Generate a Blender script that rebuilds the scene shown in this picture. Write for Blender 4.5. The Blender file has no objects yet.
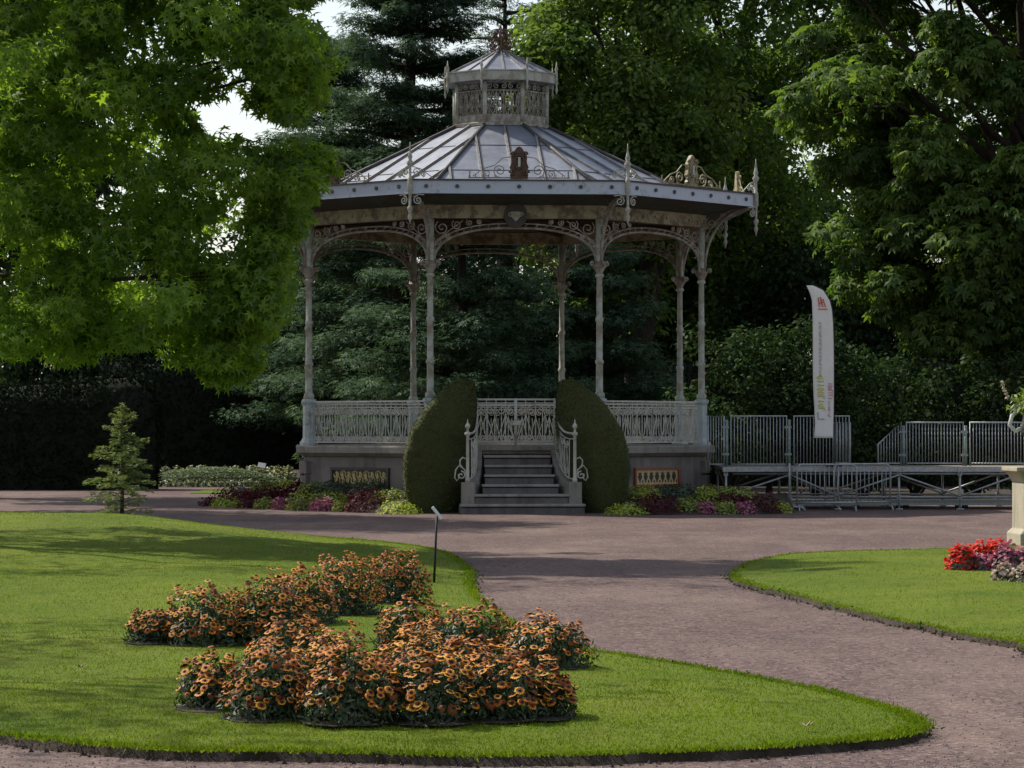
import bpy, math, random
import numpy as np
from mathutils import Vector, Matrix
from mathutils.geometry import delaunay_2d_cdt

random.seed(7)
rng = np.random.default_rng(11)
R = math.radians
PI = math.pi
scene = bpy.context.scene
COL = scene.collection
F_PX, CAM_Z, HOR = 2900.0, 1.57, 428.0


def px(x, y, Y):
    """point at distance Y that stands at photo pixel x, y"""
    return Vector(((x - 512.0) / F_PX * Y, Y, CAM_Z + (HOR - y) / F_PX * Y))


def gx(x, Y):
    return (x - 512.0) / F_PX * Y


# ------------------------------------------------------------------ materials
class NT:
    def __init__(self, name):
        self.m = bpy.data.materials.new(name)
        self.m.use_nodes = True
        self.t = self.m.node_tree
        self.t.nodes.clear()
        self.out = self.n('ShaderNodeOutputMaterial')

    def n(self, typ, ins=None, **kw):
        d = self.t.nodes.new(typ)
        for k, v in kw.items():
            setattr(d, k, v)
        for k, v in (ins or {}).items():
            self.set(d, k, v)
        return d

    def set(self, d, k, v):
        s = d.inputs[k]
        if isinstance(v, bpy.types.NodeSocket):
            self.t.links.new(v, s)
        elif isinstance(v, tuple) and len(v) == 3 and s.type == 'RGBA':
            s.default_value = (*v, 1)
        else:
            s.default_value = v

    def coord(self):
        return self.n('ShaderNodeTexCoord').outputs['Object']

    def noise(self, scale, detail=4, rough=.6, vec=None, stretch=None):
        v = vec or self.coord()
        if stretch:
            mp = self.n('ShaderNodeMapping', {'Vector': v})
            mp.inputs['Scale'].default_value = stretch
            v = mp.outputs[0]
        return self.n('ShaderNodeTexNoise', {'Vector': v, 'Scale': scale, 'Detail': detail, 'Roughness': rough}).outputs['Fac']

    def ramp(self, fac, stops, interp='LINEAR'):
        r = self.n('ShaderNodeValToRGB', {'Fac': fac})
        cr = r.color_ramp
        cr.interpolation = interp
        while len(cr.elements) < len(stops):
            cr.elements.new(.5)
        for e, (p, c) in zip(cr.elements, stops):
            e.position = p
            e.color = (*c, 1) if len(c) == 3 else c
        return r.outputs[0]

    def mix(self, fac, a, b, mode='MIX'):
        d = self.n('ShaderNodeMix', data_type='RGBA', blend_type=mode)
        self.set(d, 0, fac)
        for idx, v in ((6, a), (7, b)):
            if isinstance(v, bpy.types.NodeSocket):
                self.t.links.new(v, d.inputs[idx])
            else:
                d.inputs[idx].default_value = (*v, 1)
        return d.outputs[2]

    def bump(self, h, strength=.4, dist=.01):
        return self.n('ShaderNodeBump', {'Height': h, 'Strength': strength, 'Distance': dist}).outputs[0]

    def surf(self, col, rough=.7, metal=0., normal=None, spec=.5):
        p = self.n('ShaderNodeBsdfPrincipled', {'Base Color': col, 'Roughness': rough, 'Metallic': metal})
        p.inputs['Specular IOR Level'].default_value = spec
        if normal:
            self.t.links.new(normal, p.inputs['Normal'])
        self.t.links.new(p.outputs[0], self.out.inputs[0])
        return self.m


W = (1., 1., 1.)
K = (0., 0., 0.)


def mottled(name, c1, c2, scale=6, rough=.7, metal=0., bump=.2, dist=.01, spec=.4, stretch=None):
    t = NT(name)
    f = t.noise(scale, 6, .65, stretch=stretch)
    g = t.noise(scale * 9, 3, .6)
    col = t.mix(t.ramp(f, [(.35, K), (.68, W)]), c1, c2)
    col = t.mix(.35, col, t.mix(g, (0.55, .55, .55), (1, 1, 1)), 'MULTIPLY')
    return t.surf(col, rough, metal, t.bump(g, bump, dist), spec)


def worn(name, paint, rust, amount=.5, rough=.55, scale=5):
    """paint with patches of rust or grime of their own shape"""
    t = NT(name)
    f = t.noise(scale, 8, .72)
    g = t.noise(scale * 7, 4, .6)
    p = t.mix(g, tuple(c * .8 for c in paint), paint)
    col = t.mix(t.ramp(f, [(amount, K), (amount + .12, W)]), rust, p)
    return t.surf(col, rough, 0., t.bump(g, .25, .004), .4)


def leafy(name, dark, light, trans=.3, rough=.5, gloss=.06, tcol=None):
    """leaf: colour of each leaf from its own 'tint' value; thin, so part of the light goes through"""
    t = NT(name)
    a = t.n('ShaderNodeAttribute', attribute_name='tint')
    col = t.mix(a.outputs['Fac'], dark, light)
    d = t.n('ShaderNodeBsdfDiffuse', {'Color': col})
    tc = t.mix(1., col, tcol or (1.3, 1.35, .55), 'MULTIPLY')
    tr = t.n('ShaderNodeBsdfTranslucent', {'Color': tc})
    m1 = t.n('ShaderNodeMixShader', {0: trans, 1: d.outputs[0], 2: tr.outputs[0]})
    gl = t.n('ShaderNodeBsdfGlossy', {'Roughness': rough, 'Color': (.8, .8, .8)})
    m2 = t.n('ShaderNodeMixShader', {0: gloss, 1: m1.outputs[0], 2: gl.outputs[0]})
    t.t.links.new(m2.outputs[0], t.out.inputs[0])
    return t.m


def gravel_mat():
    t = NT('gravel')
    co = t.coord()
    v = t.n('ShaderNodeTexVoronoi', {'Vector': co, 'Scale': 46.})
    v2 = t.n('ShaderNodeTexVoronoi', {'Vector': co, 'Scale': 24.})
    cell = t.n('ShaderNodeSeparateColor', {0: v.outputs['Color']}).outputs[0]
    cell2 = t.n('ShaderNodeSeparateColor', {0: v2.outputs['Color']}).outputs[1]
    c = t.ramp(cell, [(0., (.03, .021, .023)), (.3, (.105, .066, .068)), (.62, (.172, .112, .108)), (.86, (.235, .168, .148)), (1., (.38, .31, .27))])
    c2 = t.ramp(cell2, [(0., (.07, .05, .053)), (.55, (.15, .10, .10)), (1., (.245, .182, .16))])
    c = t.mix(.4, c, c2)
    big = t.noise(.35, 5, .6, co, (1., .5, 1.))
    tan = t.ramp(big, [(.46, K), (.68, W)])
    c = t.mix(t.mix(.30, K, tan), c, (.25, .19, .155))
    mid = t.noise(2.2, 6, .7, co, (1., .4, 1.))
    c = t.mix(.55, c, t.ramp(mid, [(.3, (.5, .5, .52)), (.7, (1, 1, 1))]), 'MULTIPLY')
    damp = t.ramp(t.noise(.9, 6, .7, co, (.9, .32, 1.)), [(.44, (.60, .57, .58)), (.60, (1, 1, 1))])
    c = t.mix(.45, c, damp, 'MULTIPLY')
    trk = t.ramp(t.noise(.7, 5, .65, co, (.8, .30, 1.)), [(.50, K), (.66, W)])
    c = t.mix(t.mix(.30, K, trk), c, (.28, .215, .175))
    c = t.mix(1., c, (.84, .815, .81), 'MULTIPLY')
    fine = t.noise(70, 2, .5, co)
    h = t.mix(.5, v.outputs['Distance'], fine)
    return t.surf(c, .92, 0., t.bump(h, .7, .012), .2)


def lawn_mat():
    t = NT('lawn')
    co = t.coord()
    n1 = t.noise(.5, 5, .6, co)
    n2 = t.noise(5, 5, .7, co)
    n3 = t.noise(60, 3, .7, co)
    c = t.mix(t.ramp(n2, [(.3, K), (.7, W)]), (.060, .105, .005), (.120, .170, .010))
    c = t.mix(t.ramp(n1, [(.4, K), (.66, W)]), c, (.145, .185, .014))
    c = t.mix(.5, c, t.ramp(n3, [(.3, (.45, .5, .4)), (.7, (1.0, 1.0, 1.0))]), 'MULTIPLY')
    dry = t.ramp(t.noise(.9, 6, .75, co), [(.54, K), (.70, W)])
    c = t.mix(t.mix(.62, K, dry), c, (.14, .125, .025))
    return t.surf(c, .9, 0., t.bump(n3, .8, .03), .15)


def stone_mat(name, c1, c2, bw, bh, mortar=.012, rot=False):
    t = NT(name)
    co = t.coord()
    f = t.noise(2.5, 8, .7, co)
    g = t.noise(30, 4, .7, co)
    s = t.noise(1.2, 6, .7, co, (3., 3., .5))
    col = t.mix(t.ramp(f, [(.3, K), (.7, W)]), c1, c2)
    col = t.mix(t.ramp(s, [(.5, K), (.75, W)]), col, tuple(c * .55 for c in c1))
    col = t.mix(.4, col, t.ramp(g, [(.3, (.5, .5, .5)), (.7, (1, 1, 1))]), 'MULTIPLY')
    return t.surf(col, .88, 0., t.bump(g, .5, .01), .25)


def zinc_mat():
    t = NT('zinc')
    co = t.coord()
    st = t.noise(3., 6, .7, co)
    g = t.noise(14, 5, .7, co)
    c = t.mix(t.ramp(st, [(.3, K), (.72, W)]), (.15, .165, .21), (.275, .295, .345))
    c = t.mix(t.ramp(g, [(.62, K), (.80, W)]), c, (.21, .18, .16))
    return t.surf(c, .42, .35, t.bump(st, .15, .02), .5)


MT = {}
MT['gravel'] = gravel_mat()
MT['lawn'] = lawn_mat()
MT['soil'] = mottled('soil', (.035, .025, .018), (.075, .055, .04), 14, .95, 0, .8, .03)
MT['stone'] = stone_mat('plinth_stone', (.17, .148, .135), (.25, .225, .21), .6, .3)
MT['cap_stone'] = stone_mat('cap_stone', (.21, .19, .165), (.32, .295, .26), .6, .3)
MT['step_stone'] = stone_mat('step_stone', (.10, .088, .092), (.18, .16, .16), .6, .3)
MT['tread'] = stone_mat('tread_edge', (.24, .22, .215), (.35, .33, .32), .6, .3)
MT['pedestal_stone'] = stone_mat('pedestal_stone', (.33, .30, .225), (.44, .40, .31), .6, .3)
MT['zinc'] = zinc_mat()
MT['zinc_rib'] = mottled('zinc_rib', (.15, .145, .15), (.30, .29, .29), 8, .5, .3)
MT['seam'] = mottled('dark_seam', (.05, .047, .05), (.10, .09, .09), 8, .7)
MT['fascia'] = worn('fascia_paint', (.46, .51, .60), (.26, .24, .22), .33, .5, 4)
MT['iron'] = worn('iron_paint', (.40, .42, .37), (.25, .215, .165), .42, .55, 5)
MT['iron_pale'] = worn('iron_pale', (.50, .49, .44), (.30, .27, .22), .38, .5, 6)
MT['iron_rust'] = worn('iron_rusty', (.37, .355, .31), (.20, .165, .135), .46, .65, 7)
MT['ped_paint'] = worn('pedestal_paint', (.40, .45, .45), (.22, .19, .16), .36, .5, 4)
MT['crest_rust'] = mottled('crest_rust', (.065, .036, .024), (.13, .075, .052), 12, .75)
MT['crest_sunlit'] = worn('crest_sunlit', (.36, .32, .18), (.16, .125, .07), .44, .6, 9)  # crest iron with the yellow of sunlight put into its paint colour
MT['green_board'] = worn('green_board', (.06, .085, .07), (.05, .045, .035), .45, .7, 3)
MT['beam'] = worn('beam_paint', (.34, .31, .20), (.13, .10, .07), .43, .7, 4)
MT['brown_board'] = mottled('brown_board', (.045, .032, .024), (.10, .07, .05), 4, .8, 0, .2, .01, .3, (1, 1, 6))
MT['mosaic_dark'] = mottled('mosaic_dark', (.03, .025, .022), (.06, .05, .04), 30, .5)
MT['mosaic_yellow'] = mottled('mosaic_yellow', (.40, .30, .10), (.55, .45, .20), 30, .45)
MT['mosaic_cream'] = mottled('mosaic_cream', (.50, .36, .17), (.60, .48, .26), 30, .45)
MT['mosaic_red'] = mottled('mosaic_red', (.22, .055, .03), (.30, .09, .05), 30, .45)
MT['galv'] = mottled('galvanised', (.28, .30, .31), (.46, .48, .49), 20, .5, .45, .1, .003)
MT['galv_green'] = mottled('post_grey_green', (.18, .23, .22), (.30, .36, .35), 15, .55, .2, .1, .003)
MT['deck'] = mottled('deck_ply', (.16, .13, .10), (.27, .23, .18), 5, .8)
MT['bark'] = mottled('bark', (.045, .035, .027), (.10, .08, .062), 9, .95, 0, .9, .05, .2, (1, 1, .25))
MT['bark_dark'] = mottled('bark_dark', (.02, .016, .013), (.05, .04, .032), 9, .95, 0, .9, .05, .2, (1, 1, .25))
MT['cloth'] = mottled('banner_cloth', (.74, .72, .68), (.82, .80, .76), 3, .8, 0, .1, .005)
MT['red_ink'] = mottled('red_ink', (.55, .07, .04), (.65, .12, .07), 20, .7)
MT['pink_ink'] = mottled('pink_ink', (.60, .20, .32), (.66, .28, .40), 20, .7)
MT['lime_ink'] = mottled('lime_ink', (.50, .52, .12), (.58, .58, .18), 20, .7)
MT['grey_ink'] = mottled('grey_ink', (.26, .27, .30), (.34, .35, .38), 20, .7)
MT['black_metal'] = mottled('black_metal', (.012, .012, .013), (.03, .03, .03), 20, .5, .3)
MT['urn_iron'] = worn('urn_iron', (.05, .05, .05), (.30, .28, .26), .40, .45, 9)
MT['plate'] = mottled('sign_plate', (.50, .52, .52), (.62, .64, .64), 8, .45)
MT['petal_in'] = mottled('petal_inner', (.17, .036, .005), (.28, .075, .008), 40, .7)
MT['petal_out'] = mottled('petal_tip', (.55, .165, .004), (.72, .28, .010), 40, .7)
MT['petal_out2'] = mottled('petal_tip_rust', (.40, .095, .004), (.56, .175, .008), 40, .7)
MT['petal_out3'] = mottled('petal_tip_gold', (.68, .30, .015), (.80, .42, .04), 40, .7)
MT['disc'] = mottled('flower_disc', (.012, .007, .004), (.035, .018, .01), 60, .9)
MT['pebble'] = mottled('pebble', (.10, .08, .082), (.28, .23, .22), 3, .9)
MT['dead_leaf'] = mottled('dead_leaf', (.22, .15, .08), (.36, .28, .18), 12, .8)

MT['lf_amber'] = leafy('leaf_sweetgum', (.078, .160, .028), (.25, .365, .055), .60, .5, .02)
MT['lf_chestnut'] = leafy('leaf_chestnut', (.042, .090, .030), (.140, .210, .044), .50, .5, .012)  # shared by the oak, whose leaves are lifted in place of haze
MT['lf_mid'] = leafy('leaf_lime_tree', (.058, .112, .036), (.175, .245, .060), .5, .5, .012)  # lightened to stand in for haze among the tree tops
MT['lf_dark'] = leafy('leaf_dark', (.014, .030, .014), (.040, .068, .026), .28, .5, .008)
MT['lf_cedar'] = leafy('needle_cedar', (.034, .070, .045), (.110, .165, .098), .28, .5, .008, (1.1, 1.2, .7))  # needles paled as a stand-in for haze
MT['lf_fir'] = leafy('needle_young_cedar', (.10, .15, .05), (.27, .33, .13), .3, .5, .04)
MT['lf_hedge'] = leafy('leaf_hedge', (.005, .010, .005), (.014, .024, .010), .12, .5, .006)  # near black: deep shade under the trees is put into the colour
MT['lf_shrub'] = leafy('leaf_shrub', (.016, .036, .014), (.046, .080, .028), .25, .5, .010)
MT['lf_yew'] = leafy('leaf_yew', (.036, .050, .010), (.100, .120, .022), .12, .6, .03)
MT['yew_core'] = mottled('yew_core', (.028, .033, .008), (.055, .060, .013), 25, .9)
MT['lf_gaill'] = leafy('leaf_flower', (.016, .034, .010), (.046, .082, .020), .22, .5, .05)
MT['lf_lime'] = leafy('leaf_chartreuse', (.20, .26, .03), (.44, .50, .07), .25, .5, .04)
MT['lf_olive'] = leafy('leaf_olive', (.14, .185, .035), (.32, .37, .07), .25, .5, .04)
MT['lf_burg'] = leafy('leaf_burgundy', (.028, .004, .008), (.11, .010, .020), .12, .5, .02, (1.4, .6, .7))
MT['lf_pink'] = leafy('flower_pink', (.24, .06, .11), (.50, .22, .29), .2, .6, .02, (1.2, .8, .9))
MT['lf_dkgreen'] = leafy('leaf_dark_bedding', (.022, .050, .026), (.055, .095, .05), .2, .5, .05)
MT['lf_grey'] = leafy('leaf_grey_border', (.040, .065, .030), (.60, .60, .45), .2, .6, .03)
MT['lf_carpet'] = leafy('leaf_carpet', (.11, .15, .095), (.17, .22, .14), .2, .6, .03)
MT['lf_red'] = leafy('flower_red', (.42, .018, .012), (.78, .07, .045), .25, .6, .02, (1.3, .7, .6))
MT['lf_white'] = leafy('flower_white', (.30, .22, .18), (.66, .56, .46), .2, .6, .02, (1, 1, .9))
MT['lf_urn'] = leafy('leaf_urn', (.10, .16, .03), (.24, .32, .07), .3, .5, .04)
MT['blade'] = leafy('grass_blade', (.075, .125, .007), (.165, .225, .014), .42, .6, .008)


# ------------------------------------------------------------------ mesh building
class MB:
    def __init__(self):
        self.v, self.f, self.mi, self.sm = [], [], [], []

    def add(self, vs, fs, mi=0, smooth=False):
        o = len(self.v)
        self.v += [tuple(p) for p in vs]
        for f in fs:
            self.f.append(tuple(i + o for i in f))
            self.mi.append(mi)
            self.sm.append(smooth)

    def box(self, c, s, rz=0., mi=0, rx=0., ry=0.):
        M = Matrix.Translation(Vector(c)) @ Matrix.Rotation(rz, 4, 'Z') @ Matrix.Rotation(ry, 4, 'Y') @ Matrix.Rotation(rx, 4, 'X')
        vs = [M @ Vector((x * s[0] / 2, y * s[1] / 2, z * s[2] / 2)) for x in (-1, 1) for y in (-1, 1) for z in (-1, 1)]
        self.add(vs, [(0, 1, 3, 2), (4, 6, 7, 5), (0, 4, 5, 1), (2, 3, 7, 6), (0, 2, 6, 4), (1, 5, 7, 3)], mi)

    def tube(self, pts, r, n=6, mi=0, cap=True, smooth=True):
        pts = [Vector(p) for p in pts]
        m = len(pts)
        rs = r if isinstance(r, (list, tuple)) else [r] * m
        vs, fs = [], []
        up = None
        for i, p in enumerate(pts):
            d = (pts[min(i + 1, m - 1)] - pts[max(i - 1, 0)])
            if d.length < 1e-9:
                d = Vector((0, 0, 1))
            d.normalize()
            if up is None:
                up = Vector((0, 0, 1)) if abs(d.z) < .9 else Vector((1, 0, 0))
            a = d.cross(up)
            if a.length < 1e-6:
                a = d.orthogonal()
            a.normalize()
            b = a.cross(d).normalized()
            up = b
            for k in range(n):
                t = 2 * PI * (k + .5) / n
                vs.append(p + a * (math.cos(t) * rs[i]) + b * (math.sin(t) * rs[i]))
        for i in range(m - 1):
            for k in range(n):
                k2 = (k + 1) % n
                fs.append((i * n + k, i * n + k2, (i + 1) * n + k2, (i + 1) * n + k))
        if cap:
            fs.append(tuple(range(n))[::-1])
            fs.append(tuple((m - 1) * n + k for k in range(n)))
        self.add(vs, fs, mi, smooth and n > 4)

    def lathe(self, prof, n=12, c=(0, 0, 0), a0=0., mi=0, smooth=True, cap=True):
        """prof: (radius, z) from bottom to top; corner k stands at angle a0 + 2 pi k / n from local -y"""
        vs, fs = [], []
        for r, z in prof:
            for k in range(n):
                a = a0 + 2 * PI * k / n
                vs.append((c[0] + r * math.sin(a), c[1] - r * math.cos(a), c[2] + z))
        for i in range(len(prof) - 1):
            for k in range(n):
                k2 = (k + 1) % n
                fs.append((i * n + k, i * n + k2, (i + 1) * n + k2, (i + 1) * n + k))
        if cap:
            fs.append(tuple(range(n))[::-1])
            fs.append(tuple((len(prof) - 1) * n + k for k in range(n)))
        self.add(vs, fs, mi, smooth)

    def slab(self, poly, fn, th, mi=0):
        """flat outline poly [(u, w)] mapped by fn(u, w, d) and given thickness th"""
        n = len(poly)
        vs = [fn(u, w, -th / 2) for u, w in poly] + [fn(u, w, th / 2) for u, w in poly]
        fs = [tuple(range(n))[::-1], tuple(range(n, 2 * n))] + [(i, (i + 1) % n, n + (i + 1) % n, n + i) for i in range(n)]
        self.add(vs, fs, mi)

    def build(self, name, mat, parent=None, bevel=0.):
        me = bpy.data.meshes.new(name)
        me.from_pydata(self.v, [], self.f)
        for m in (mat if isinstance(mat, (list, tuple)) else [mat]):
            me.materials.append(MT[m] if isinstance(m, str) else m)
        me.polygons.foreach_set('material_index', self.mi)
        me.polygons.foreach_set('use_smooth', self.sm)
        me.update()
        o = bpy.data.objects.new(name, me)
        COL.objects.link(o)
        if parent:
            o.parent = parent
        if bevel:
            b = o.modifiers.new('bevel', 'BEVEL')
            b.width = bevel
            b.segments = 2
            b.limit_method = 'ANGLE'
        return o


def tag(o, label=None, cat=None, group=None, kind=None):
    if label: o['label'] = label
    if cat: o['category'] = cat
    if group: o['group'] = group
    if kind: o['kind'] = kind
    return o


def thing(name, label, cat, loc=(0, 0, 0), rz=0., group=None):
    o = bpy.data.objects.new(name, None)
    COL.objects.link(o)
    o.location = loc
    o.rotation_euler = (0, 0, rz)
    o.empty_display_size = .2
    return tag(o, label, cat, group)


def children(o):
    return [c for c in bpy.data.objects if c.parent == o]


def copy_tree(o, parent=None):
    c = o.copy()
    COL.objects.link(c)
    if parent:
        c.parent = parent
    for ch in children(o):
        copy_tree(ch, c)
    return c


# leaf templates: vertices (side, tip direction, normal) and quads
def star_leaf():
    T = [(0, .35, .0)]
    for k in range(5):
        a = (k - 2) * R(58)
        a1 = a - R(29)
        T.append((.22 * math.sin(a1), .35 + .22 * math.cos(a1), .02))
        L = (.46, .6, .68, .6, .46)[k]
        T.append((L * math.sin(a), .35 + L * math.cos(a), -.10))
    T.append((.22 * math.sin(R(145)), .35 + .22 * math.cos(R(145)), .02))
    F = [(0, 1 + 2 * k, 2 + 2 * k, 3 + 2 * k) for k in range(5)]
    return np.array(T), F


def kite(w=.3, fold=.08):
    return np.array([(0, 0, 0), (-w, .45, fold), (0, 1, -.05), (w, .45, fold)]), [(0, 1, 2, 3)]


def palm_leaf():
    T, F = [], []
    for k in range(5):
        a = (k - 2) * R(42)
        L = (.75, .95, 1.05, .95, .75)[k]
        d = (math.sin(a), math.cos(a))
        s = (math.cos(a), -math.sin(a))
        o = len(T)
        T += [(0, 0, 0), (d[0] * .6 * L - s[0] * .17, d[1] * .6 * L - s[1] * .17, -.12), (d[0] * L, d[1] * L, -.42), (d[0] * .6 * L + s[0] * .17, d[1] * .6 * L + s[1] * .17, -.12)]
        F.append((o, o + 1, o + 2, o + 3))
    return np.array(T), F


def sprig():
    T, F = [], []
    for k, (a, L) in enumerate(((-.75, .7), (0, 1.), (.75, .7))):
        d = (math.sin(a), math.cos(a)); s = (math.cos(a), -math.sin(a))
        o = len(T)
        T += [(0, .12 * k, 0), (d[0] * .5 * L - s[0] * .10, d[1] * .5 * L - s[1] * .10, .05), (d[0] * L, d[1] * L, 0), (d[0] * .5 * L + s[0] * .10, d[1] * .5 * L + s[1] * .10, .05)]
        F.append((o, o + 1, o + 2, o + 3))
    return np.array(T), F


STAR, KITE, SLIM, PALM, SPRIG = star_leaf(), kite(), kite(.16, .04), palm_leaf(), sprig()
ROUND = (np.array([(0, 0, 0), (-.42, .25, .05), (-.36, .8, .03), (0, 1, -.03), (.36, .8, .03), (.42, .25, .05)]), [(0, 1, 2, 3), (0, 3, 4, 5)])


def unit(a):
    return a / np.maximum(np.linalg.norm(a, axis=1, keepdims=True), 1e-9)


def leaf_mesh(name, mat, P, N, U, S, tmpl, tint, parent=None, loc=None):
    T, F = tmpl
    N = unit(N)
    U = unit(U - (U * N).sum(1, keepdims=True) * N)
    Wd = np.cross(U, N)
    n, k, q = len(P), len(T), len(F)
    V = P[:, None, :] + S[:, None, None] * (T[None, :, 0:1] * Wd[:, None, :] + T[None, :, 1:2] * U[:, None, :] + T[None, :, 2:3] * N[:, None, :])
    idx = (np.array(F)[None] + (np.arange(n) * k)[:, None, None]).reshape(-1)
    me = bpy.data.meshes.new(name)
    me.vertices.add(n * k)
    me.vertices.foreach_set('co', V.reshape(-1).astype(np.float32))
    me.loops.add(len(idx))
    me.loops.foreach_set('vertex_index', idx.astype(np.int32))
    me.polygons.add(n * q)
    me.polygons.foreach_set('loop_start', (np.arange(n * q) * 4).astype(np.int32))
    me.update(calc_edges=True)
    at = me.attributes.new('tint', 'FLOAT', 'FACE')
    at.data.foreach_set('value', np.repeat(np.clip(tint, 0, 1), q).astype(np.float32))
    me.materials.append(MT[mat])
    o = bpy.data.objects.new(name, me)
    COL.objects.link(o)
    if parent: o.parent = parent
    if loc is not None: o.location = loc
    return o


def rand_dirs(n):
    return unit(rng.normal(size=(n, 3)))


def clump_leaves(clumps, per, size, up=.5, droop=.6, shell=.33, jit=.5, topbias=0.):
    """clumps: list of (center, (rx, ry, rz)[, weight]) -> arrays for leaf_mesh"""
    Ps, Ns, Us, Ss, Ts = [], [], [], [], []
    for c in clumps:
        cen, rad = np.array(c[0]), np.array(c[1])
        n = max(4, int(per * (c[2] if len(c) > 2 else 1)))
        d = rand_dirs(n)
        if topbias:
            d[:, 2] = np.where(rng.random(n) < topbias, np.abs(d[:, 2]), d[:, 2])
        rr = rng.random(n) ** shell
        Ps.append(cen + d * rad * rr[:, None])
        Ns.append(d * .6 + np.array([0, 0, up]) + rng.normal(size=(n, 3)) * jit)
        Us.append(d * np.array([1, 1, .3]) + np.array([0, 0, -droop]) + rng.normal(size=(n, 3)) * jit * .8)
        Ss.append(size * rng.uniform(.65, 1.25, n))
        Ts.append(np.clip(rng.uniform(.0, .7) * .6 + rng.normal(.28, .2, n), 0, 1))
    return map(np.concatenate, (Ps, Ns, Us, Ss, Ts))


def limb_path(a, b, sag=.12, n=6):
    a, b = Vector(a), Vector(b)
    out = []
    off = Vector((random.uniform(-1, 1), random.uniform(-1, 1), random.uniform(0, 1))) * (b - a).length * sag
    for i in range(n + 1):
        t = i / n
        out.append(a.lerp(b, t) + off * math.sin(t * PI) + Vector((random.uniform(-1, 1), random.uniform(-1, 1), random.uniform(-1, 1))) * .02 * (b - a).length * (0 < i < n))
    return out


def tree(name, label, base, top, tr, clumps, leaf, mat, bark='bark', per=200, size=.2, limbs=16, group=None, cat='tree', lean=(0, 0), **kw):
    """thing > trunk (with limbs), crown"""
    base = Vector(base)
    root = thing(name, label, cat, base, 0, group)
    m = MB()
    tp = Vector((lean[0], lean[1], top))
    path = [Vector((0, 0, -.1)), Vector((0, 0, .25))] + limb_path((0, 0, .6), tp, .03, 7)
    rs = [tr * 1.5, tr * 1.15] + [tr * (1 - .85 * i / 7) for i in range(8)]
    m.tube(path, rs, 9)
    cl = [(np.array(c[0]) - np.array(base),) + tuple(c[1:]) for c in clumps]
    pick = cl if len(cl) <= limbs else random.sample(cl, limbs)
    for c in pick:
        e = Vector(c[0])
        z0 = min(max(e.z * random.uniform(.45, .8), top * .18), top * .95)
        k = z0 / top
        a = tp * k
        L = (e - a).length
        r0 = min(tr * .24, max(.015, tr * (1 - k) * .6 + .015 * L))
        p = limb_path(a, e, .08, 6)
        m.tube(p, [r0 * (1 - .8 * i / 6) for i in range(7)], 6)
        for q in range(3):
            s = p[random.randint(3, 5)]
            e2 = e + Vector((random.uniform(-1, 1) * c[1][0], random.uniform(-1, 1) * c[1][1], random.uniform(-.8, .6) * c[1][2])) * 1.1
            m.tube(limb_path(s, e2, .1, 4), [r0 * .35, r0 * .3, r0 * .22, r0 * .15, r0 * .08], 5)
    m.build('trunk', bark, root)
    P, N, U, S, T = clump_leaves(cl, per, size, **kw)
    leaf_mesh('crown', mat, P, N, U, S, leaf, T, root)
    return root


# ------------------------------------------------------------------ ground and lawns
def catmull(pts, per=8):
    n = len(pts)
    out = []
    for i in range(n):
        p0, p1, p2, p3 = (np.array(pts[(i + k - 1) % n], float) for k in range(4))
        for j in range(per):
            t = j / per
            out.append(.5 * ((2 * p1) + (-p0 + p2) * t + (2 * p0 - 5 * p1 + 4 * p2 - p3) * t * t + (-p0 + 3 * p1 - 3 * p2 + p3) * t ** 3))
    return np.array(out)


def inside(P, poly):
    x, y = P[:, 0], P[:, 1]
    c = np.zeros(len(P), bool)
    a, b = poly, np.roll(poly, -1, 0)
    for (x1, y1), (x2, y2) in zip(a, b):
        if y1 == y2: continue
        c ^= ((y1 > y) != (y2 > y)) & (x < (x2 - x1) * (y - y1) / (y2 - y1) + x1)
    return c


def edge_dist(P, poly):
    d = np.full(len(P), 1e9)
    for A, B in zip(poly, np.roll(poly, -1, 0)):
        ab = B - A
        t = np.clip(((P - A) @ ab) / max(ab @ ab, 1e-9), 0, 1)
        d = np.minimum(d, np.linalg.norm(P - (A + t[:, None] * ab), axis=1))
    return d


def left_height(P, d):
    s = np.clip(d / 2.5, 0, 1)
    s = s * s * (3 - 2 * s)
    m = .27 * np.exp(-((P[:, 0] + 6.0) / 4.6) ** 2 - ((P[:, 1] - 41.5) / 6.5) ** 2)
    return .050 + m * s + .045 * np.clip(d / .9, 0, 1) + .012 * np.sin(P[:, 0] * 1.9 + 1) * np.sin(P[:, 1] * 1.3) * np.clip(d, 0, 1)


def right_height(P, d):
    return .048 + .06 * np.clip(d / 1.2, 0, 1) + .012 * np.sin(P[:, 0] * 2.2) * np.sin(P[:, 1] * 1.1) * np.clip(d, 0, 1)


LEFT = catmull([(-11, 46.5), (-8.6, 46.3), (gx(150, 43.93), 43.93), (gx(250, 42.59), 42.59), (gx(330, 40.30), 40.30), (gx(400, 38.10), 38.10), (gx(443, 35.53), 35.53),
                (gx(465, 32.09), 32.09), (gx(469, 29.13), 29.13), (gx(475, 26.26), 26.26), (gx(506, 23.11), 23.11), (gx(566, 20.34), 20.34), (gx(681, 18.72), 18.72), (gx(792, 17.19), 17.19),
                (gx(865, 16.14), 16.14), (gx(907, 15.38), 15.38), (gx(918, 14.80), 14.80), (gx(899, 14.45), 14.45), (gx(842, 14.13), 14.13), (gx(692, 13.71), 13.71), (gx(491, 13.51), 13.51),
                (gx(300, 13.69), 13.69), (gx(150, 13.80), 13.80), (gx(0, 14.47), 14.47), (gx(-150, 15.34), 15.34), (-5.5, 17.2), (-8, 20), (-11, 25), (-13, 35), (-12.6, 43)], 6)
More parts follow.
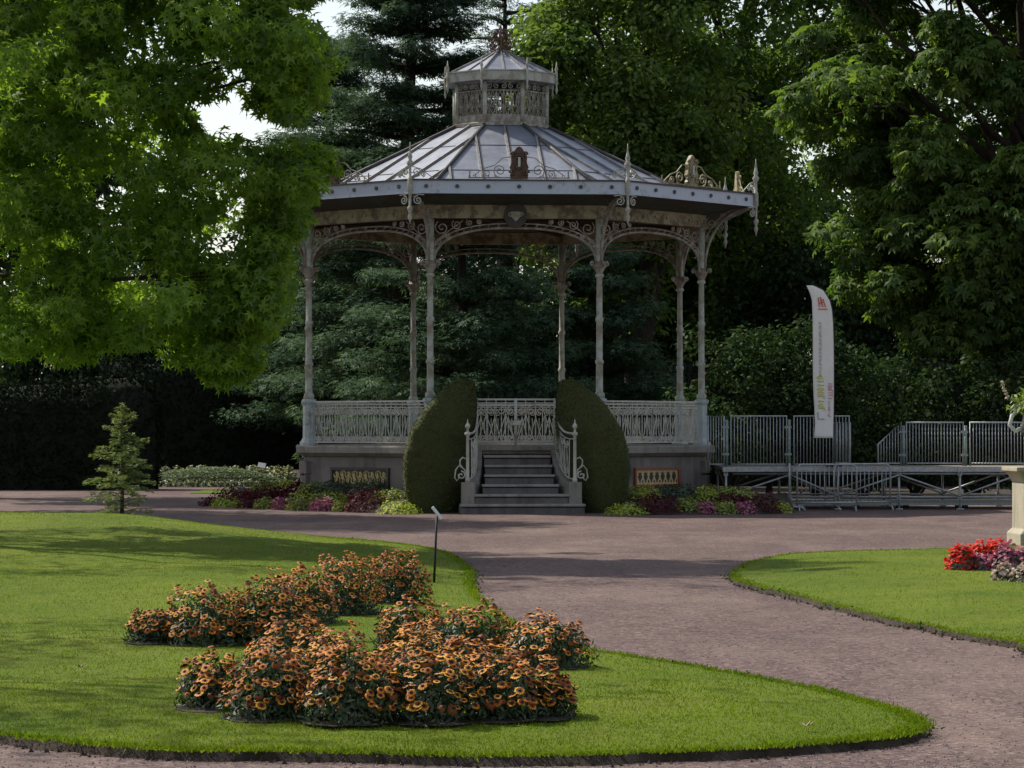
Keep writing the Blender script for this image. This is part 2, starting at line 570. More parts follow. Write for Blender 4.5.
RIGHT = catmull([(gx(734, 29.99), 29.99), (gx(746, 32.47), 32.47), (gx(781, 34.67), 34.67), (gx(830, 35.72), 35.72), (gx(920, 36.48), 36.48), (gx(1030, 37.72), 37.72), (9.6, 41), (12, 38), (12, 28), (9, 23.5), (gx(1100, 19.86), 19.86),
                 (gx(1030, 20.53), 20.53), (gx(965, 21.58), 21.58), (gx(900, 23.02), 23.02), (gx(840, 24.83), 24.83), (gx(791, 26.74), 26.74), (gx(751, 28.36), 28.36)], 6)


def lawn(name, poly, hfun):
    poly = poly + rng.normal(size=poly.shape) * .012
    lo, hi = poly.min(0), poly.max(0)
    gxs = np.arange(lo[0], hi[0], .3)
    gys = np.arange(lo[1], hi[1], .3)
    G = np.array([(x, y) for x in gxs for y in gys]) + rng.uniform(-.05, .05, (len(gxs) * len(gys), 2))
    G = G[inside(G, poly)]
    G = G[edge_dist(G, poly) > .12]
    allp = np.concatenate([poly, G])
    n = len(poly)
    r = delaunay_2d_cdt([Vector(p) for p in allp], [(i, (i + 1) % n) for i in range(n)], [], 1, 1e-6)
    V = np.array([tuple(p) for p in r[0]])
    d = edge_dist(V, poly)
    Z = hfun(V, d)
    m = MB()
    m.add([(x, y, z) for (x, y), z in zip(V, Z)], [tuple(f) for f in r[2]], 0, True)
    o = m.build(name, 'lawn')
    o['kind'] = 'structure'
    e = MB()          # cut earth edge under the turf
    cen = poly.mean(0)
    vs = []
    for i in range(n):
        t = poly[(i + 1) % n] - poly[i - 1]
        nr = np.array((t[1], -t[0])) / max(np.linalg.norm(t), 1e-9)
        if inside((poly[i] + nr * .05)[None], poly)[0]: nr = -nr
        q = poly[i] + nr * (.01 + .06 * rng.random())
        vs += [(poly[i][0], poly[i][1], .048), (q[0], q[1], -.01)]
    e.add(vs, [(2 * i, 2 * i + 1, (2 * i + 3) % (2 * n), (2 * i + 2) % (2 * n)) for i in range(n)], 0, True)
    e.build('soil_edge', 'soil', o)
    return o, poly


m = MB()
m.add([(-400, -20, 0), (400, -20, 0), (400, 700, 0), (-400, 700, 0)], [(0, 1, 2, 3)])
tag(m.build('ground', 'gravel'), kind='structure')
_, LEFT = lawn('lawn', LEFT, left_height)
_, RIGHT = lawn('lawn', RIGHT, right_height)


def lawn_z(x, y):
    P = np.array([[x, y]], float)
    if inside(P, LEFT)[0]: return float(left_height(P, edge_dist(P, LEFT))[0])
    if inside(P, RIGHT)[0]: return float(right_height(P, edge_dist(P, RIGHT))[0])
    return 0.


def grass(poly, hfun, n, near, edge_n):
    """mown blades, thickest close by; a ragged fringe hangs over the cut edge"""
    Ys = near + (47 - near) * rng.random(n * 3) ** 2.0
    Xs = rng.uniform(-.205, .205, n * 3) * Ys
    P = np.stack([Xs, Ys], 1)
    P = P[inside(P, poly)][:n]
    h = rng.uniform(.010, .019, len(P)) * (1 + .012 * (P[:, 1] - 14))
    i = rng.integers(0, len(poly), edge_n)
    t = rng.random((edge_n, 1))
    E = poly[i] * (1 - t) + poly[(i + 1) % len(poly)] * t + rng.normal(size=(edge_n, 2)) * .035
    E = E[np.abs(E[:, 0]) < .22 * E[:, 1]]
    P = np.concatenate([P, E])
    h = np.concatenate([h, rng.uniform(.012, .034, len(E))])
    d = edge_dist(P, poly)
    Z = hfun(P, np.where(inside(P, poly), d, 0)) - .003
    N = np.concatenate([rng.normal(size=(len(P), 2)), rng.normal(size=(len(P), 1)) * .3], 1)
    U = np.concatenate([rng.normal(size=(len(P), 2)) * .55, np.ones((len(P), 1))], 1)
    U[-len(E):, :2] *= 2.2
    pt = np.concatenate([P, Z[:, None]], 1)
    w_ = lambda q, r, s: np.sin(P[:, 0] * q + s + 1.3 * np.sin(P[:, 1] * r * .7)) * np.sin(P[:, 1] * r + 2 * s + 1.1 * np.sin(P[:, 0] * q * .6))
    tint = np.clip(.45 + .20 * w_(1.7, .9, 0) + .16 * w_(4.3, 2.3, 1) + .12 * w_(9, 5, 2) + rng.normal(0, .22, len(P)), 0, 1)
    wide = (np.array([(-.17, 0, 0), (.17, 0, 0), (.10, .6, .05), (-.02, 1, .12)]), [(0, 1, 2, 3)])
    o = leaf_mesh('grass', 'blade', pt, N, U, h, wide, tint)
    o['kind'] = 'stuff'


grass(LEFT, left_height, 150000, 13.3, 26000)
grass(RIGHT, right_height, 40000, 20.5, 6000)

# crumbs of earth and weeds along the cut edge of the turf
m = MB()
WP, WH = [], []
for poly in (LEFT, RIGHT):
    for i in range(len(poly)):
        A_, B_ = poly[i], poly[(i + 1) % len(poly)]
        if abs((A_ + B_)[0]) > .40 * (A_ + B_)[1] / 2: continue
        L_ = np.linalg.norm(B_ - A_)
        nr = np.array(((B_ - A_)[1], -(B_ - A_)[0])) / max(L_, 1e-9)
        if inside(((A_ + B_) / 2 + nr * .05)[None], poly)[0]: nr = -nr
        for q in range(int(L_ * 42)):
            p_ = A_ + (B_ - A_) * random.random() + nr * abs(random.gauss(.02, .05))
            s = random.uniform(.006, .022)
            a_ = random.uniform(0, 6)
            ca_, sa_ = math.cos(a_) * s, math.sin(a_) * s
            m.add([(p_[0] + p[0] * ca_ - p[1] * sa_, p_[1] + p[0] * sa_ + p[1] * ca_, .004 + p[2] * s * .8) for p in ((0, 0, 1), (.9, 0, -.3), (-.45, .8, -.3), (-.45, -.8, -.3))], [(0, 1, 2), (0, 2, 3), (0, 3, 1)])
        for q in range(int(L_ * 5)):
            if math.sin(i * .7) + random.gauss(0, .7) < .3: continue
            p_ = A_ + (B_ - A_) * random.random() + nr * random.uniform(-.02, .03)
            for w_ in range(9):
                WP.append((p_[0] + random.gauss(0, .03), p_[1] + random.gauss(0, .03), random.uniform(.0, .045)))
tag(m.build('earth_crumbs', 'soil'), kind='stuff')
n = len(WP)
N_ = rng.normal(size=(n, 3)) * .5 + np.array([0, -.4, .7])
leaf_mesh('weeds', 'lf_shrub', np.array(WP), N_, rng.normal(size=(n, 3)) + np.array([0, 0, .5]), rng.uniform(.02, .055, n), KITE, rng.random(n))['kind'] = 'stuff'

# loose stones on the gravel, near the camera
tet = [(0, 0, 1), (.9, 0, -.3), (-.45, .8, -.3), (-.45, -.8, -.3)]
m = MB()
k = 0
while k < 3500:
    y = 13.3 + 16 * random.random() ** 1.7
    x = random.uniform(-.19, .19) * y
    P = np.array([[x, y]])
    if inside(P, LEFT)[0] or inside(P, RIGHT)[0]:
        k += .2
        continue
    s = random.uniform(.004, .010)
    a = random.uniform(0, 6.3)
    ca, sa = math.cos(a) * s, math.sin(a) * s
    m.add([(x + p[0] * ca - p[1] * sa, y + p[0] * sa + p[1] * ca, .002 + p[2] * s * .6) for p in tet], [(0, 1, 2), (0, 2, 3), (0, 3, 1)])
    k += 1
tag(m.build('pebbles', 'pebble'), kind='stuff')

# a few fallen leaves on the turf
for i, (x, y) in enumerate(((81, 668), (296, 597), (806, 722), (573, 716), (246, 620), (505, 560))):
    Y = (CAM_Z - .11) * F_PX / (y - HOR)
    X = gx(x, Y)
    mm = MB()
    T, Fq = STAR
    a = random.uniform(0, 6)
    s = .075
    mm.add([(s * (p[0] * math.cos(a) - (p[1] - .35) * math.sin(a)), s * (p[0] * math.sin(a) + (p[1] - .35) * math.cos(a)), .028 + s * abs(p[2]) * 3 + .15 * s * p[0]) for p in T], Fq)
    o = mm.build('fallen_leaf', 'dead_leaf')
    o.location = (X, Y, lawn_z(X, Y))
    tag(o, ['dry fallen leaf on the grass at far left of the orange flower clumps', 'dry fallen leaf on the shaded lawn behind the back orange clump', 'dry fallen leaf near the front edge of the lawn tip',
            'dry fallen leaf beside the right end of the front orange clumps', 'dry fallen leaf on the lawn in front of the hump', 'dry fallen leaf by the gravel path edge'][i], 'leaf')

# ------------------------------------------------------------------ bandstand
KX, KY, TH = -.233, 58.8, R(4.3)
RC, RE = 4.2, 5.28
ZP, ZR = 1.23, 2.10
kiosk = thing('bandstand', 'octagonal cast iron bandstand with zinc roof and lantern on a stone plinth', 'bandstand', (KX, KY, 0), TH)


def oc(k, r, z=0.):
    a = R(22.5 + 45 * k)
    return Vector((r * math.sin(a), -r * math.cos(a), z))


A0 = R(22.5)
m = MB()
m.lathe([(4.34, -.05), (4.34, .12), (4.30, .14), (4.30, 1.02)], 8, a0=A0, smooth=False)
for k in range(8):
    a = R(22.5 + 45 * k)
    for j, s in enumerate((.36, .28, .36)):      # quoins at every corner
        m.box(oc(k, 4.245, .22 + .29 * j), (s, .18, .25), a)
m.build('plinth', 'stone', kiosk, .012)
m = MB()
m.lathe([(4.36, 1.02), (4.42, 1.06), (4.47, 1.09), (4.47, 1.20), (4.45, ZP)], 8, a0=A0, smooth=False)
m.build('plinth_cap', 'cap_stone', kiosk)


def face_fn(k, r, lift=0.):
    """mapping of (u along face k, w up, d outwards) onto the face between corners k-1 and k"""
    A, B = oc(k - 1, r), oc(k, r)
    d = (B - A).normalized()
    n = Vector((d.y, -d.x, 0))
    mid = (A + B) / 2
    return lambda u, w, q=0.: mid + d * u + Vector((0, 0, w)) + n * (q + lift)


def bay(k, r):
    A, B = oc(k - 1, r), oc(k, r)
    return A, (B - A).normalized(), (B - A).length


# tile panels set into the plinth (none behind the steps)
for k in range(1, 8):
    f0_ = face_fn(k, 4.30)
    f = (lambda u, w, q=0., s=(-.12 if k == 7 else .03): f0_(u + s, w, q))
    m = MB()
    wd = .72 if k != 1 else .66
    z0, z1 = .48, .76
    for (u0, u1, w0, w1) in ((-wd - .05, wd + .05, z1, z1 + .05), (-wd - .05, wd + .05, z0 - .05, z0), (-wd - .05, -wd, z0, z1), (wd, wd + .05, z0, z1)):
        m.slab([(u0, w0), (u1, w0), (u1, w1), (u0, w1)], lambda u, w, d: f(u, w, .02 + d), .05)
    pn = m.build('tile_panel', 'mosaic_dark' if k != 1 else 'mosaic_red', kiosk)
    m = MB()
    m.slab([(-wd, z0), (wd, z0), (wd, z1), (-wd, z1)], lambda u, w, d: f(u, w, .008 + d), .012)
    m.build('field', 'mosaic_dark' if k != 1 else 'mosaic_cream', pn)
    m = MB()
    F2 = lambda u, w, d: f(u, w, .018 + d)
    if k == 1:                                  # seven dark vase shapes on an ochre ground
        for j in range(7):
            c = (j - 3) * .178
            w = .066
            pts = [(-.25, -.10), (.25, -.10), (.18, -.07), (.75, -.02), (.95, .03), (.5, .05), (.9, .09), (.3, .075), (0, .11), (-.3, .075), (-.9, .09), (-.5, .05), (-.95, .03), (-.75, -.02), (-.18, -.07)]
            m.slab([(c + p * w, (z0 + z1) / 2 + q) for p, q in pts], F2, .008)
            m.slab([(c + .089 + .016 * math.cos(t), z0 + .06 + .03 * math.sin(t)) for t in np.arange(0, 6.28, .8)], F2, .008)
        m.build('ornament', 'mosaic_dark', pn)
    else:                                       # ochre arabesques on a dark ground
        for j in range(-4, 5):
            c = j * .155
            for s in (-1, 1):
                pts = []
                for q in range(15):
                    t = q / 14 * 5.2
                    rr = .085 - .011 * t
                    pts.append(f(c + s * (.002 + rr * math.cos(t)) , (z0 + z1) / 2 + s * (.055 * (1 if j % 2 else -1)) + rr * math.sin(t) * s, .018))
                m.tube(pts, .016, 4)
            m.slab([(c, z0 + .02), (c + .035, (z0 + z1) / 2), (c, z1 - .02), (c - .035, (z0 + z1) / 2)], F2, .01)
        m.build('ornament', 'mosaic_yellow', pn)

# steps: treads widen towards the ground
AP = 4.47 * math.cos(R(22.5))
HW = [.62, .62, .64, .70, .86, 1.13]
m, t2 = MB(), MB()
for i in range(6):
    zt = ZP - .176 * (i + 1)
    y1 = -AP - .28 * (i + 1)
    y0 = -AP + .06
    w = HW[i]
    m.box((0, (y0 + y1) / 2 + .01, zt / 2 - .04), (2 * w, y0 - y1, zt + .01 - .08 + .03))
    t2.box((0, y1 + .13, zt - .0225 + .004), (2 * w + .03, .32, .045))
st = m.build('staircase', 'step_stone', kiosk)
t2.build('tread', 'tread', st, .008)
m = MB()
m.box((0, -AP + .05, ZP - .04), (1.62, .26, .09))
m.build('landing_slab', 'cap_stone', st, .01)


def wing(s, t):
    """plan curve of the side wall, t from the landing to the newel"""
    x = .74 + .25 * max(t, 0) ** 2.2
    y = -4.12 - 1.28 * t
    return Vector((s * x, y, 0))


def wing_top(t):
    return .56 + .67 * max(0, 1 - t * 1.12) ** 1.5


for s in (-1, 1):
    m = MB()
    vs, fs = [], []
    n = 14
    for i in range(n + 1):
        t = i / n
        p = wing(s, t)
        d = (wing(s, t + .01) - wing(s, t - .01)).normalized()
        nr = Vector((d.y, -d.x, 0))
        for q in (-.085, .085):
            for z in (0, wing_top(t)):
                vs.append(p + nr * q + Vector((0, 0, z)))
    for i in range(n):
        a, b = i * 4, i * 4 + 4
        fs += [(a, b, b + 1, a + 1), (a + 2, a + 3, b + 3, b + 2), (a + 1, b + 1, b + 3, a + 3)]
    fs += [(0, 1, 3, 2), (n * 4, n * 4 + 2, n * 4 + 3, n * 4 + 1)]
    m.add(vs, fs)
    e = wing(s, 1.0)
    m.box((e.x, e.y - .02, .28), (.24, .22, .585))
    m.box((e.x, e.y - .02, .09), (.29, .27, .18))
    m.build('wing_wall', 'cap_stone', kiosk, .01)


def spiral(c, r0, turns, s=1, a0=0., r1=.15, n=14):
    return [(c[0] + s * r0 * (1 - (1 - r1) * i / n) * math.cos(a0 + turns * 2 * PI * i / n), c[1] + r0 * (1 - (1 - r1) * i / n) * math.sin(a0 + turns * 2 * PI * i / n)) for i in range(n + 1)]


def pattern(m, fn, L, H, period, r=.0115, dense=True):
    """wrought pattern: double top rail, scroll row, inverted vees, scroll row; (u, w) through fn"""
    T = lambda pts, rr=r: m.tube([fn(u, w) for u, w in pts], rr, 4)
    if True:
        T([(0, H), (L, H)], r * 2.1)
        T([(0, H * .925), (L, H * .925)], r)
        T([(0, H * .86), (L, H * .86)], r * 1.1)
        T([(0, H * .05), (L, H * .05)], r * 1.5)
    n = max(1, round(L / period))
    p = L / n
    rs = min(p * .225, H * .13)
    for i in range(n):
        u = i * p
        if i: T([(u, .05 * H), (u, H)])
        T([(u + p / 2, .05 * H), (u + p / 2, H)], r * .9)
        for s in (-1, 1):
            c = u + p / 2 + s * p * .25
            T(spiral((c, H * .86 - rs * 1.1), rs, 1.45, s, PI / 2))
            T([(u + p / 2, H * .66), (c + s * p * .19, H * .08)])
            T(spiral((c - s * p * .06, H * .05 + rs * .95), rs * .85, 1.4, -s, -PI / 2))
            if dense: T([(c, H * .64), (c, H * .24)], r * .7)


# railings of the seven closed bays, two leaves of the gate in the open one
for k in range(1, 8):
    A, d, L = bay(k, RC)
    m = MB()
    off = .12
    f = lambda u, w: A + d * (u + off) + Vector((0, 0, ZP + .02 + w))
    pattern(m, f, L - 2 * off, ZR - ZP - .04, .30)
    m.build('railing', 'iron_pale', kiosk)
A, d, L = bay(0, RC)
for (u0, u1) in ((.12, L / 2 - .75), (L / 2 + .75, L - .12)):
    m = MB()
    pattern(m, lambda u, w: A + d * (u + u0) + Vector((0, 0, ZP + .02 + w)), u1 - u0, ZR - ZP - .04, .30)
    m.build('railing', 'iron_pale', kiosk)
for s in (0, 1):
    m = MB()
    u0 = L / 2 + (-.735 if s == 0 else .01)
    f = lambda u, w: A + d * (u + u0) + Vector((0, -.16, ZP + .03 + w))
    pattern(m, f, .725, ZR - ZP - .02, .3625, .0115, False)
    for u in (0, .725):
        m.tube([f(u, 0), f(u, ZR - ZP)], .02, 6)
    g = m.build('gate', 'iron_pale', kiosk)
    if s == 0:
        m = MB()
        m.box(f(.73, .41) + Vector((.0, -.03, 0)), (.20, .03, .085))
        m.build('latch', 'iron_pale', g, .005)

for s in (-1, 1):
    m = MB()
    n = 12
    top = lambda t: 1.47 + .63 * (max(0, 1 - t * 1.08)) ** 2.4
    ts = [i / n for i in range(n + 1)]
    m.tube([wing(s, t) + Vector((0, 0, top(t))) for t in ts], .022, 6)
    m.tube([wing(s, t) + Vector((0, 0, top(t) - .10)) for t in ts], .012, 4)
    m.tube([wing(s, t) + Vector((0, 0, wing_top(t) + .07)) for t in ts], .016, 6)

    def fn(u, w, s=s):
        t = u
        b = wing_top(t) + .07
        return wing(s, t) + Vector((0, 0, b + w * (top(t) - .10 - b)))
    for i in range(1, 6):
        t = i / 6
        m.tube([fn(t, 0), fn(t, 1)], .011, 4)
    for i in range(5):
        t = (i + .5) / 6
        m.tube([fn(t - .06, 0), fn(t, .75), fn(t + .06, 0)], .010, 4)
        m.tube([fn(t + .05 * math.cos(a) * (1 - a / 12), .82 + .12 * math.sin(a) * (1 - a / 12)) for a in np.linspace(0, 8, 14)], .010, 4)
        m.tube([fn(t + .05 * math.cos(a) * (1 - a / 12), .14 + .11 * math.sin(a) * (1 - a / 12)) for a in np.linspace(0, 8, 14)], .010, 4)
    sr = m.build('stair_railing', 'iron_pale', kiosk)
    m = MB()
    e = wing(s, 1.0)
    m.lathe([(.05, .57), (.05, .62), (.032, .66), (.030, 1.42), (.06, 1.45), (.06, 1.48), (.025, 1.50), (.02, 1.55), (.045, 1.58), (.05, 1.61), (.035, 1.64), (.012, 1.67), (.006, 1.73)], 10, (e.x, e.y, 0))
    m.build('newel_post', 'iron_pale', sr)
    m = MB()
    g = lambda u, w: Vector((e.x + s * u, e.y + .0, w))
    T = lambda pts, r=.014: m.tube([g(u, w) for u, w in pts], r, 5)
    T([(.03, 1.0), (.09, 1.03), (.14, .98), (.14, .9), (.08, .82)] )
    T([(.03, .60), (.05, .80), (.16, .88), (.22, .80), (.24, .66), (.20, .60), (.16, .64), (.17, .72)])
    T(spiral((.12, .70), .08, 1.3, 1, PI / 2))
    m.build('scroll', 'iron_pale', sr)

# columns
col0 = MB()
cap0 = MB()
ped0 = MB()
ped0.lathe([(.175, ZP - .002), (.175, ZP + .05), (.15, ZP + .07), (.115, ZP + .14), (.11, ZR - .08), (.13, ZR - .05), (.145, ZR - .02), (.145, ZR + .02), (.11, ZR + .035)], 8, a0=A0, smooth=False)
col0.lathe([(.10, ZR + .03), (.10, ZR + .12), (.068, ZR + .16), (.066, 2.78), (.082, 2.80), (.082, 2.85), (.062, 2.87), (.060, 3.58), (.076, 3.60), (.076, 3.66), (.058, 3.68), (.055, 4.42), (.085, 4.44), (.085, 4.48), (.06, 4.50), (.07, 4.60),
            (.075, 5.54)], 12)
cap0.lathe([(.062, 4.49), (.075, 4.55), (.13, 4.63), (.14, 4.66), (.10, 4.68), (.085, 4.74)], 12)
for q in range(4):
    a = q * PI / 2 + PI / 4 * 0
    dx, dy = math.sin(a), -math.cos(a)
    c = [(.155 + .042 * math.cos(t) * (1 - t / 14), 4.69 + .042 * math.sin(t) * (1 - t / 14)) for t in np.linspace(-1.5, 8, 14)]
    cap0.tube([(dx * u, dy * u, w) for u, w in c], .018, 5)
col_obj = None
for k in range(8):
    p = oc(k, RC)
    rz = R(22.5 + 45 * k)
    if col_obj is None:
        col_obj = col0.build('column', 'iron', kiosk)
        cap0.build('capital', 'iron_rust', col_obj)
        ped0.build('pedestal', 'ped_paint', col_obj)
        c = col_obj
    else:
        c = copy_tree(col_obj, kiosk)
    c.location = p
    c.rotation_euler = (0, 0, rz)

# arches along the bays
for k in range(8):
    A, d, L = bay(k, RC)
    m = MB()
    f = lambda u, w: A + d * u + Vector((0, 0, w))
    zc, z0 = 5.36, 4.70

    def arc(t, o=0.):
        c, s_ = math.cos(t), math.sin(t)
        c = math.copysign(abs(c) ** .82, c); s_ = abs(s_) ** .82
        return (L / 2 - (L / 2 - .07 + o) * c, z0 + (zc - z0 + o) * s_)
    ts = np.linspace(0, PI, 33)
    m.tube([f(*arc(t)) for t in ts], .026, 5)
    m.tube([f(*arc(t, .085)) for t in ts if .12 < t < PI - .12], .015, 4)
    for t in np.linspace(.18, PI - .18, 26):
        m.tube([f(*arc(t)), f(*arc(t + .05, .085))], .008, 3)
    for s in (0, 1):
        U = (lambda u: u) if s == 0 else (lambda u: L - u)
        for (cu, cw, r0) in ((.22, 5.36, .14), (.50, 5.42, .10), (.14, 5.10, .085), (.74, 5.46, .065), (.93, 5.475, .05), (.33, 5.20, .055), (.09, 4.92, .05)):
            m.tube([f(U(u), w) for u, w in spiral((cu, cw), r0, 1.6, 1 if s == 0 else 1, 2.2)], .014, 4)
        m.tube([f(U(.07), 4.72), f(U(.10), 5.1), f(U(.35), 5.30), f(U(.62), 5.50)], .013, 4)
        m.tube([f(U(.04), 4.75), f(U(.035), 5.54)], .02, 4)
    m.build('arch', 'iron_rust', kiosk)

eb = MB()
g = lambda u, w: Vector((0, -u, w))
ell = lambda t, o=0.: (.07 + (.90 + o) * (1 - math.cos(t)) , 4.72 + (1.18 - o * .4) * math.sin(t))
eb.tube([g(*ell(t)) for t in np.linspace(0, PI / 2, 14)], .030, 5)
eb.tube([g(ell(t)[0] - .09, ell(t)[1] + .03) for t in np.linspace(.35, PI / 2, 12)], .016, 4)
for (cu, cw, r0) in ((.20, 5.62, .13), (.47, 5.74, .085), (.14, 5.32, .08), (.65, 5.80, .05)):
    eb.tube([g(u, w) for u, w in spiral((cu, cw), r0, 1.6, 1, 2.)], .014, 4)
eb0 = None
for k in range(8):
    if eb0 is None:
        e = eb0 = eb.build('eave_bracket', 'iron_rust', kiosk)
    else:
        e = copy_tree(eb0, kiosk)
    e.location = oc(k, RC)
    e.rotation_euler = (0, 0, R(22.5 + 45 * k))


def ring(m, ro, ri, z0, z1, mi=0, zo=None):
    zo = zo or (z0, z1)
    vs = []
    for k in range(8):
        vs += [oc(k, ro, zo[0]), oc(k, ro, zo[1]), oc(k, ri, z1), oc(k, ri, z0)]
    fs = []
    for k in range(8):
        a, b = 4 * k, 4 * ((k + 1) % 8)
        for q in range(4):
            q2 = (q + 1) % 4
            fs.append((a + q, b + q, b + q2, a + q2))
    m.add(vs, fs, mi)


m = MB(); ring(m, RC + .10, RC - .10, 5.54, 5.79)
for k in range(8):
    A, d, L = bay(k, RC + .10)
    n_ = Vector((d.y, -d.x, 0))
    for q in range(9):
        m.box(A + d * (L * (q + .5) / 9) + n_ * .012 + Vector((0, 0, 5.66)), (.05, .03, .05), math.atan2(d.y, d.x))
m.build('beam', 'beam', kiosk)
m = MB(); ring(m, RE - .06, RC + .102, 5.792, 5.83, 0, (5.955, 5.99)); m.build('soffit', 'green_board', kiosk)
m = MB(); ring(m, RC - .102, .4, 5.80, 5.84); m.build('ceiling', 'brown_board', kiosk)
m = MB()
for k in range(8):
    m.tube([oc(k, RC - .12, 5.74), oc(k, .35, 5.76)], .06, 4)
m.build('ceiling_joist', 'brown_board', kiosk)
m = MB()
ring(m, RE, RE - .055, 5.95, 6.17)
ring(m, RE + .035, RE - .06, 6.172, 6.20, 1)
ring(m, RE + .02, RE - .02, 5.93, 5.948, 0)
for k in range(8):
    A, d, L = bay(k, RE)
    n_ = Vector((d.y, -d.x, 0))
    for q in range(7):
        c = A + d * (L * (q + .5) / 7) + Vector((0, 0, 6.065)) + n_ * .012
        ax, up = d, Vector((0, 0, 1))
        pl = [(.038 * math.cos(t), .038 * math.sin(t)) for t in np.arange(0, 6.2, PI / 4)]
        m.slab(pl, lambda u, w, q_: c + ax * u + up * w + n_ * q_, .03, 1)
m.build('fascia', ['fascia', 'seam'], kiosk)

# roof: eight zinc slopes with battens, dark hips and a seam half way up
RR0, RR1, ZR0, ZR1 = 4.55, .93, 5.93, 7.655
m = MB()
ring(m, RE - .06, RR0 - .1, 6.00, 5.97)
zsl = lambda r: ZR0 + (RR0 - r) / (RR0 - RR1) * (ZR1 - ZR0)
lv = [RR0, 3.2, 2.0, RR1]
vs = [oc(k, r, zsl(r)) for r in lv for k in range(8)]
m.add(vs, [(i * 8 + k, i * 8 + (k + 1) % 8, i * 8 + 8 + (k + 1) % 8, i * 8 + 8 + k) for i in range(len(lv) - 1) for k in range(8)])
roof = m.build('roof', 'zinc', kiosk)
m = MB()
for k in range(8):
    m.tube([oc(k, RR0, zsl(RR0) + .03), oc(k, RR1, zsl(RR1) + .03)], .038, 5)
m.build('hip', 'seam', roof)
m, m2 = MB(), MB()
ca = math.cos(R(22.5))
for k in range(8):
    A, d, L = bay(k, RR0)
    mid = A + d * L / 2
    inn = -mid.normalized()
    apo0, apo1 = RR0 * ca, RR1 * ca
    tanh = math.tan(R(22.5))
    for j in (-2, -1, 0, 1, 2):
        u = j * .60
        a_top = max(apo1, abs(u) / tanh)
        if a_top > apo0 - .1: continue
        P0 = mid + d * u + Vector((0, 0, ZR0 + .025))
        P1 = mid + d * u + inn * (apo0 - a_top) + Vector((0, 0, zsl(a_top / ca) + .025))
        m.tube([P0, P1], .030, 4)
        m2.tube([P0 + d * .045 - Vector((0, 0, .015)), P1 + d * .045 - Vector((0, 0, .015))], .014, 4)
    for r in (2.05, 3.3):
        m2.tube([oc(k - 1, r, zsl(r) + .006), oc(k, r, zsl(r) + .006)], .009, 4)
m.build('batten', 'zinc_rib', roof)
m2.build('seam', 'seam', roof)

# crests on the eaves, finials on the corners
for k in range(8):
    f = face_fn(k, RE - .03)
    m = MB()
    z = 6.20
    T = lambda pts, r=.014: m.tube([f(u, z + w) for u, w in pts], r, 4)
    for s in (-1, 1):
        T([(s * .14, .03), (s * .95, .03)], .016)
        T([(s * u, w) for u, w in spiral((.36, .16), .13, 1.7, 1, -PI / 2)])
        T([(s * u, w) for u, w in spiral((.60, .10), .08, 1.6, 1, -PI / 2)], .012)
        T([(s * .16, .42), (s * .30, .40), (s * .46, .26), (s * .66, .20), (s * .86, .06)], .012)
        for q in range(5):
            T([(s * (.45 + .12 * q), .03), (s * (.45 + .12 * q), .09)], .012)
        T([(s * .92, .03), (s * .92, .17)], .018)
    cr = m.build('crest', 'crest_sunlit' if k in (1, 2) else 'iron_rust', kiosk)  # two faces take the colour with sunlight painted in
    m = MB()
    out = [(.0, .0)]
    prof = [(.22, 0), (.24, .08), (.17, .14), (.25, .22), (.20, .32), (.21, .44), (.15, .52), (.10, .58), (.06, .62), (.0, .64)]
    pl = [(u, w) for u, w in prof] + [(-u, w) for u, w in prof[::-1][1:]]
    F3 = lambda u, w, q: f(u * .72, z + .01 + w * .94, q)
    m.slab(pl, F3, .07)
    for s in (-1, 1):
        m.tube([f(s * u * .85, z + w, .045) for u, w in spiral((.15, .12), .07, 1.3, 1, 0)], .02, 5)
        m.tube([f(s * u * .9, z + w, .045) for u, w in spiral((.12, .46), .06, 1.3, 1, 0)], .018, 5)
    ovl = [(.085 * math.cos(t), .32 + .13 * math.sin(t)) for t in np.linspace(0, 2 * PI, 17)]
    m.tube([f(u, z + w, .045) for u, w in ovl], .022, 5)
    ct = m.build('cartouche', 'crest_sunlit' if k in (1, 2) else 'crest_rust', cr)
    m = MB()
    m.slab([(.022 * a, .32 + b) for a, b in ((-1, -.09), (1, -.09), (1, .09), (-1, .09))], lambda u, w, q: f(u, z + w, .05 + q), .03)
    m.build('boss', 'iron_pale', ct)

fin = MB()
fin.lathe([(.008, 5.36), (.02, 5.42), (.045, 5.50), (.02, 5.56), (.05, 5.62), (.055, 5.66), (.025, 5.70), (.028, 5.93), (.05, 5.95), (.05, 6.20), (.028, 6.23), (.026, 6.42), (.06, 6.46), (.07, 6.50), (.03, 6.55), (.05, 6.60), (.03, 6.66), (.012, 6.78), (.004, 6.88)], 8)
for s in (-1, 1):
    for ang in (R(67.5), ):
        dx = Vector((s * math.cos(R(22.5)), math.sin(R(22.5)), 0))
        for c, r0, a0 in (((.15, 5.80), .09, PI / 2), ((.12, 6.32), .09, -PI / 2), ((.24, 6.28), .05, -PI / 2)):
            fin.tube([dx * u + Vector((0, -.01, w)) for u, w in spiral(c, r0, 1.6, 1, a0)], .014, 4)
        fin.tube([Vector((0, 0, 5.93)), dx * .26 + Vector((0, 0, 5.90))], .012, 4)
        fin.tube([Vector((0, 0, 6.44)), dx * .2 + Vector((0, 0, 6.38)), dx * .42 + Vector((0, 0, 6.22))], .011, 4)
f0 = None
for k in range(8):
    if f0 is None:
        e = f0 = fin.build('corner_finial', 'iron', kiosk)
    else:
        e = copy_tree(f0, kiosk)
    e.location = oc(k, RE + .03)
    e.rotation_euler = (0, 0, R(22.5 + 45 * k))

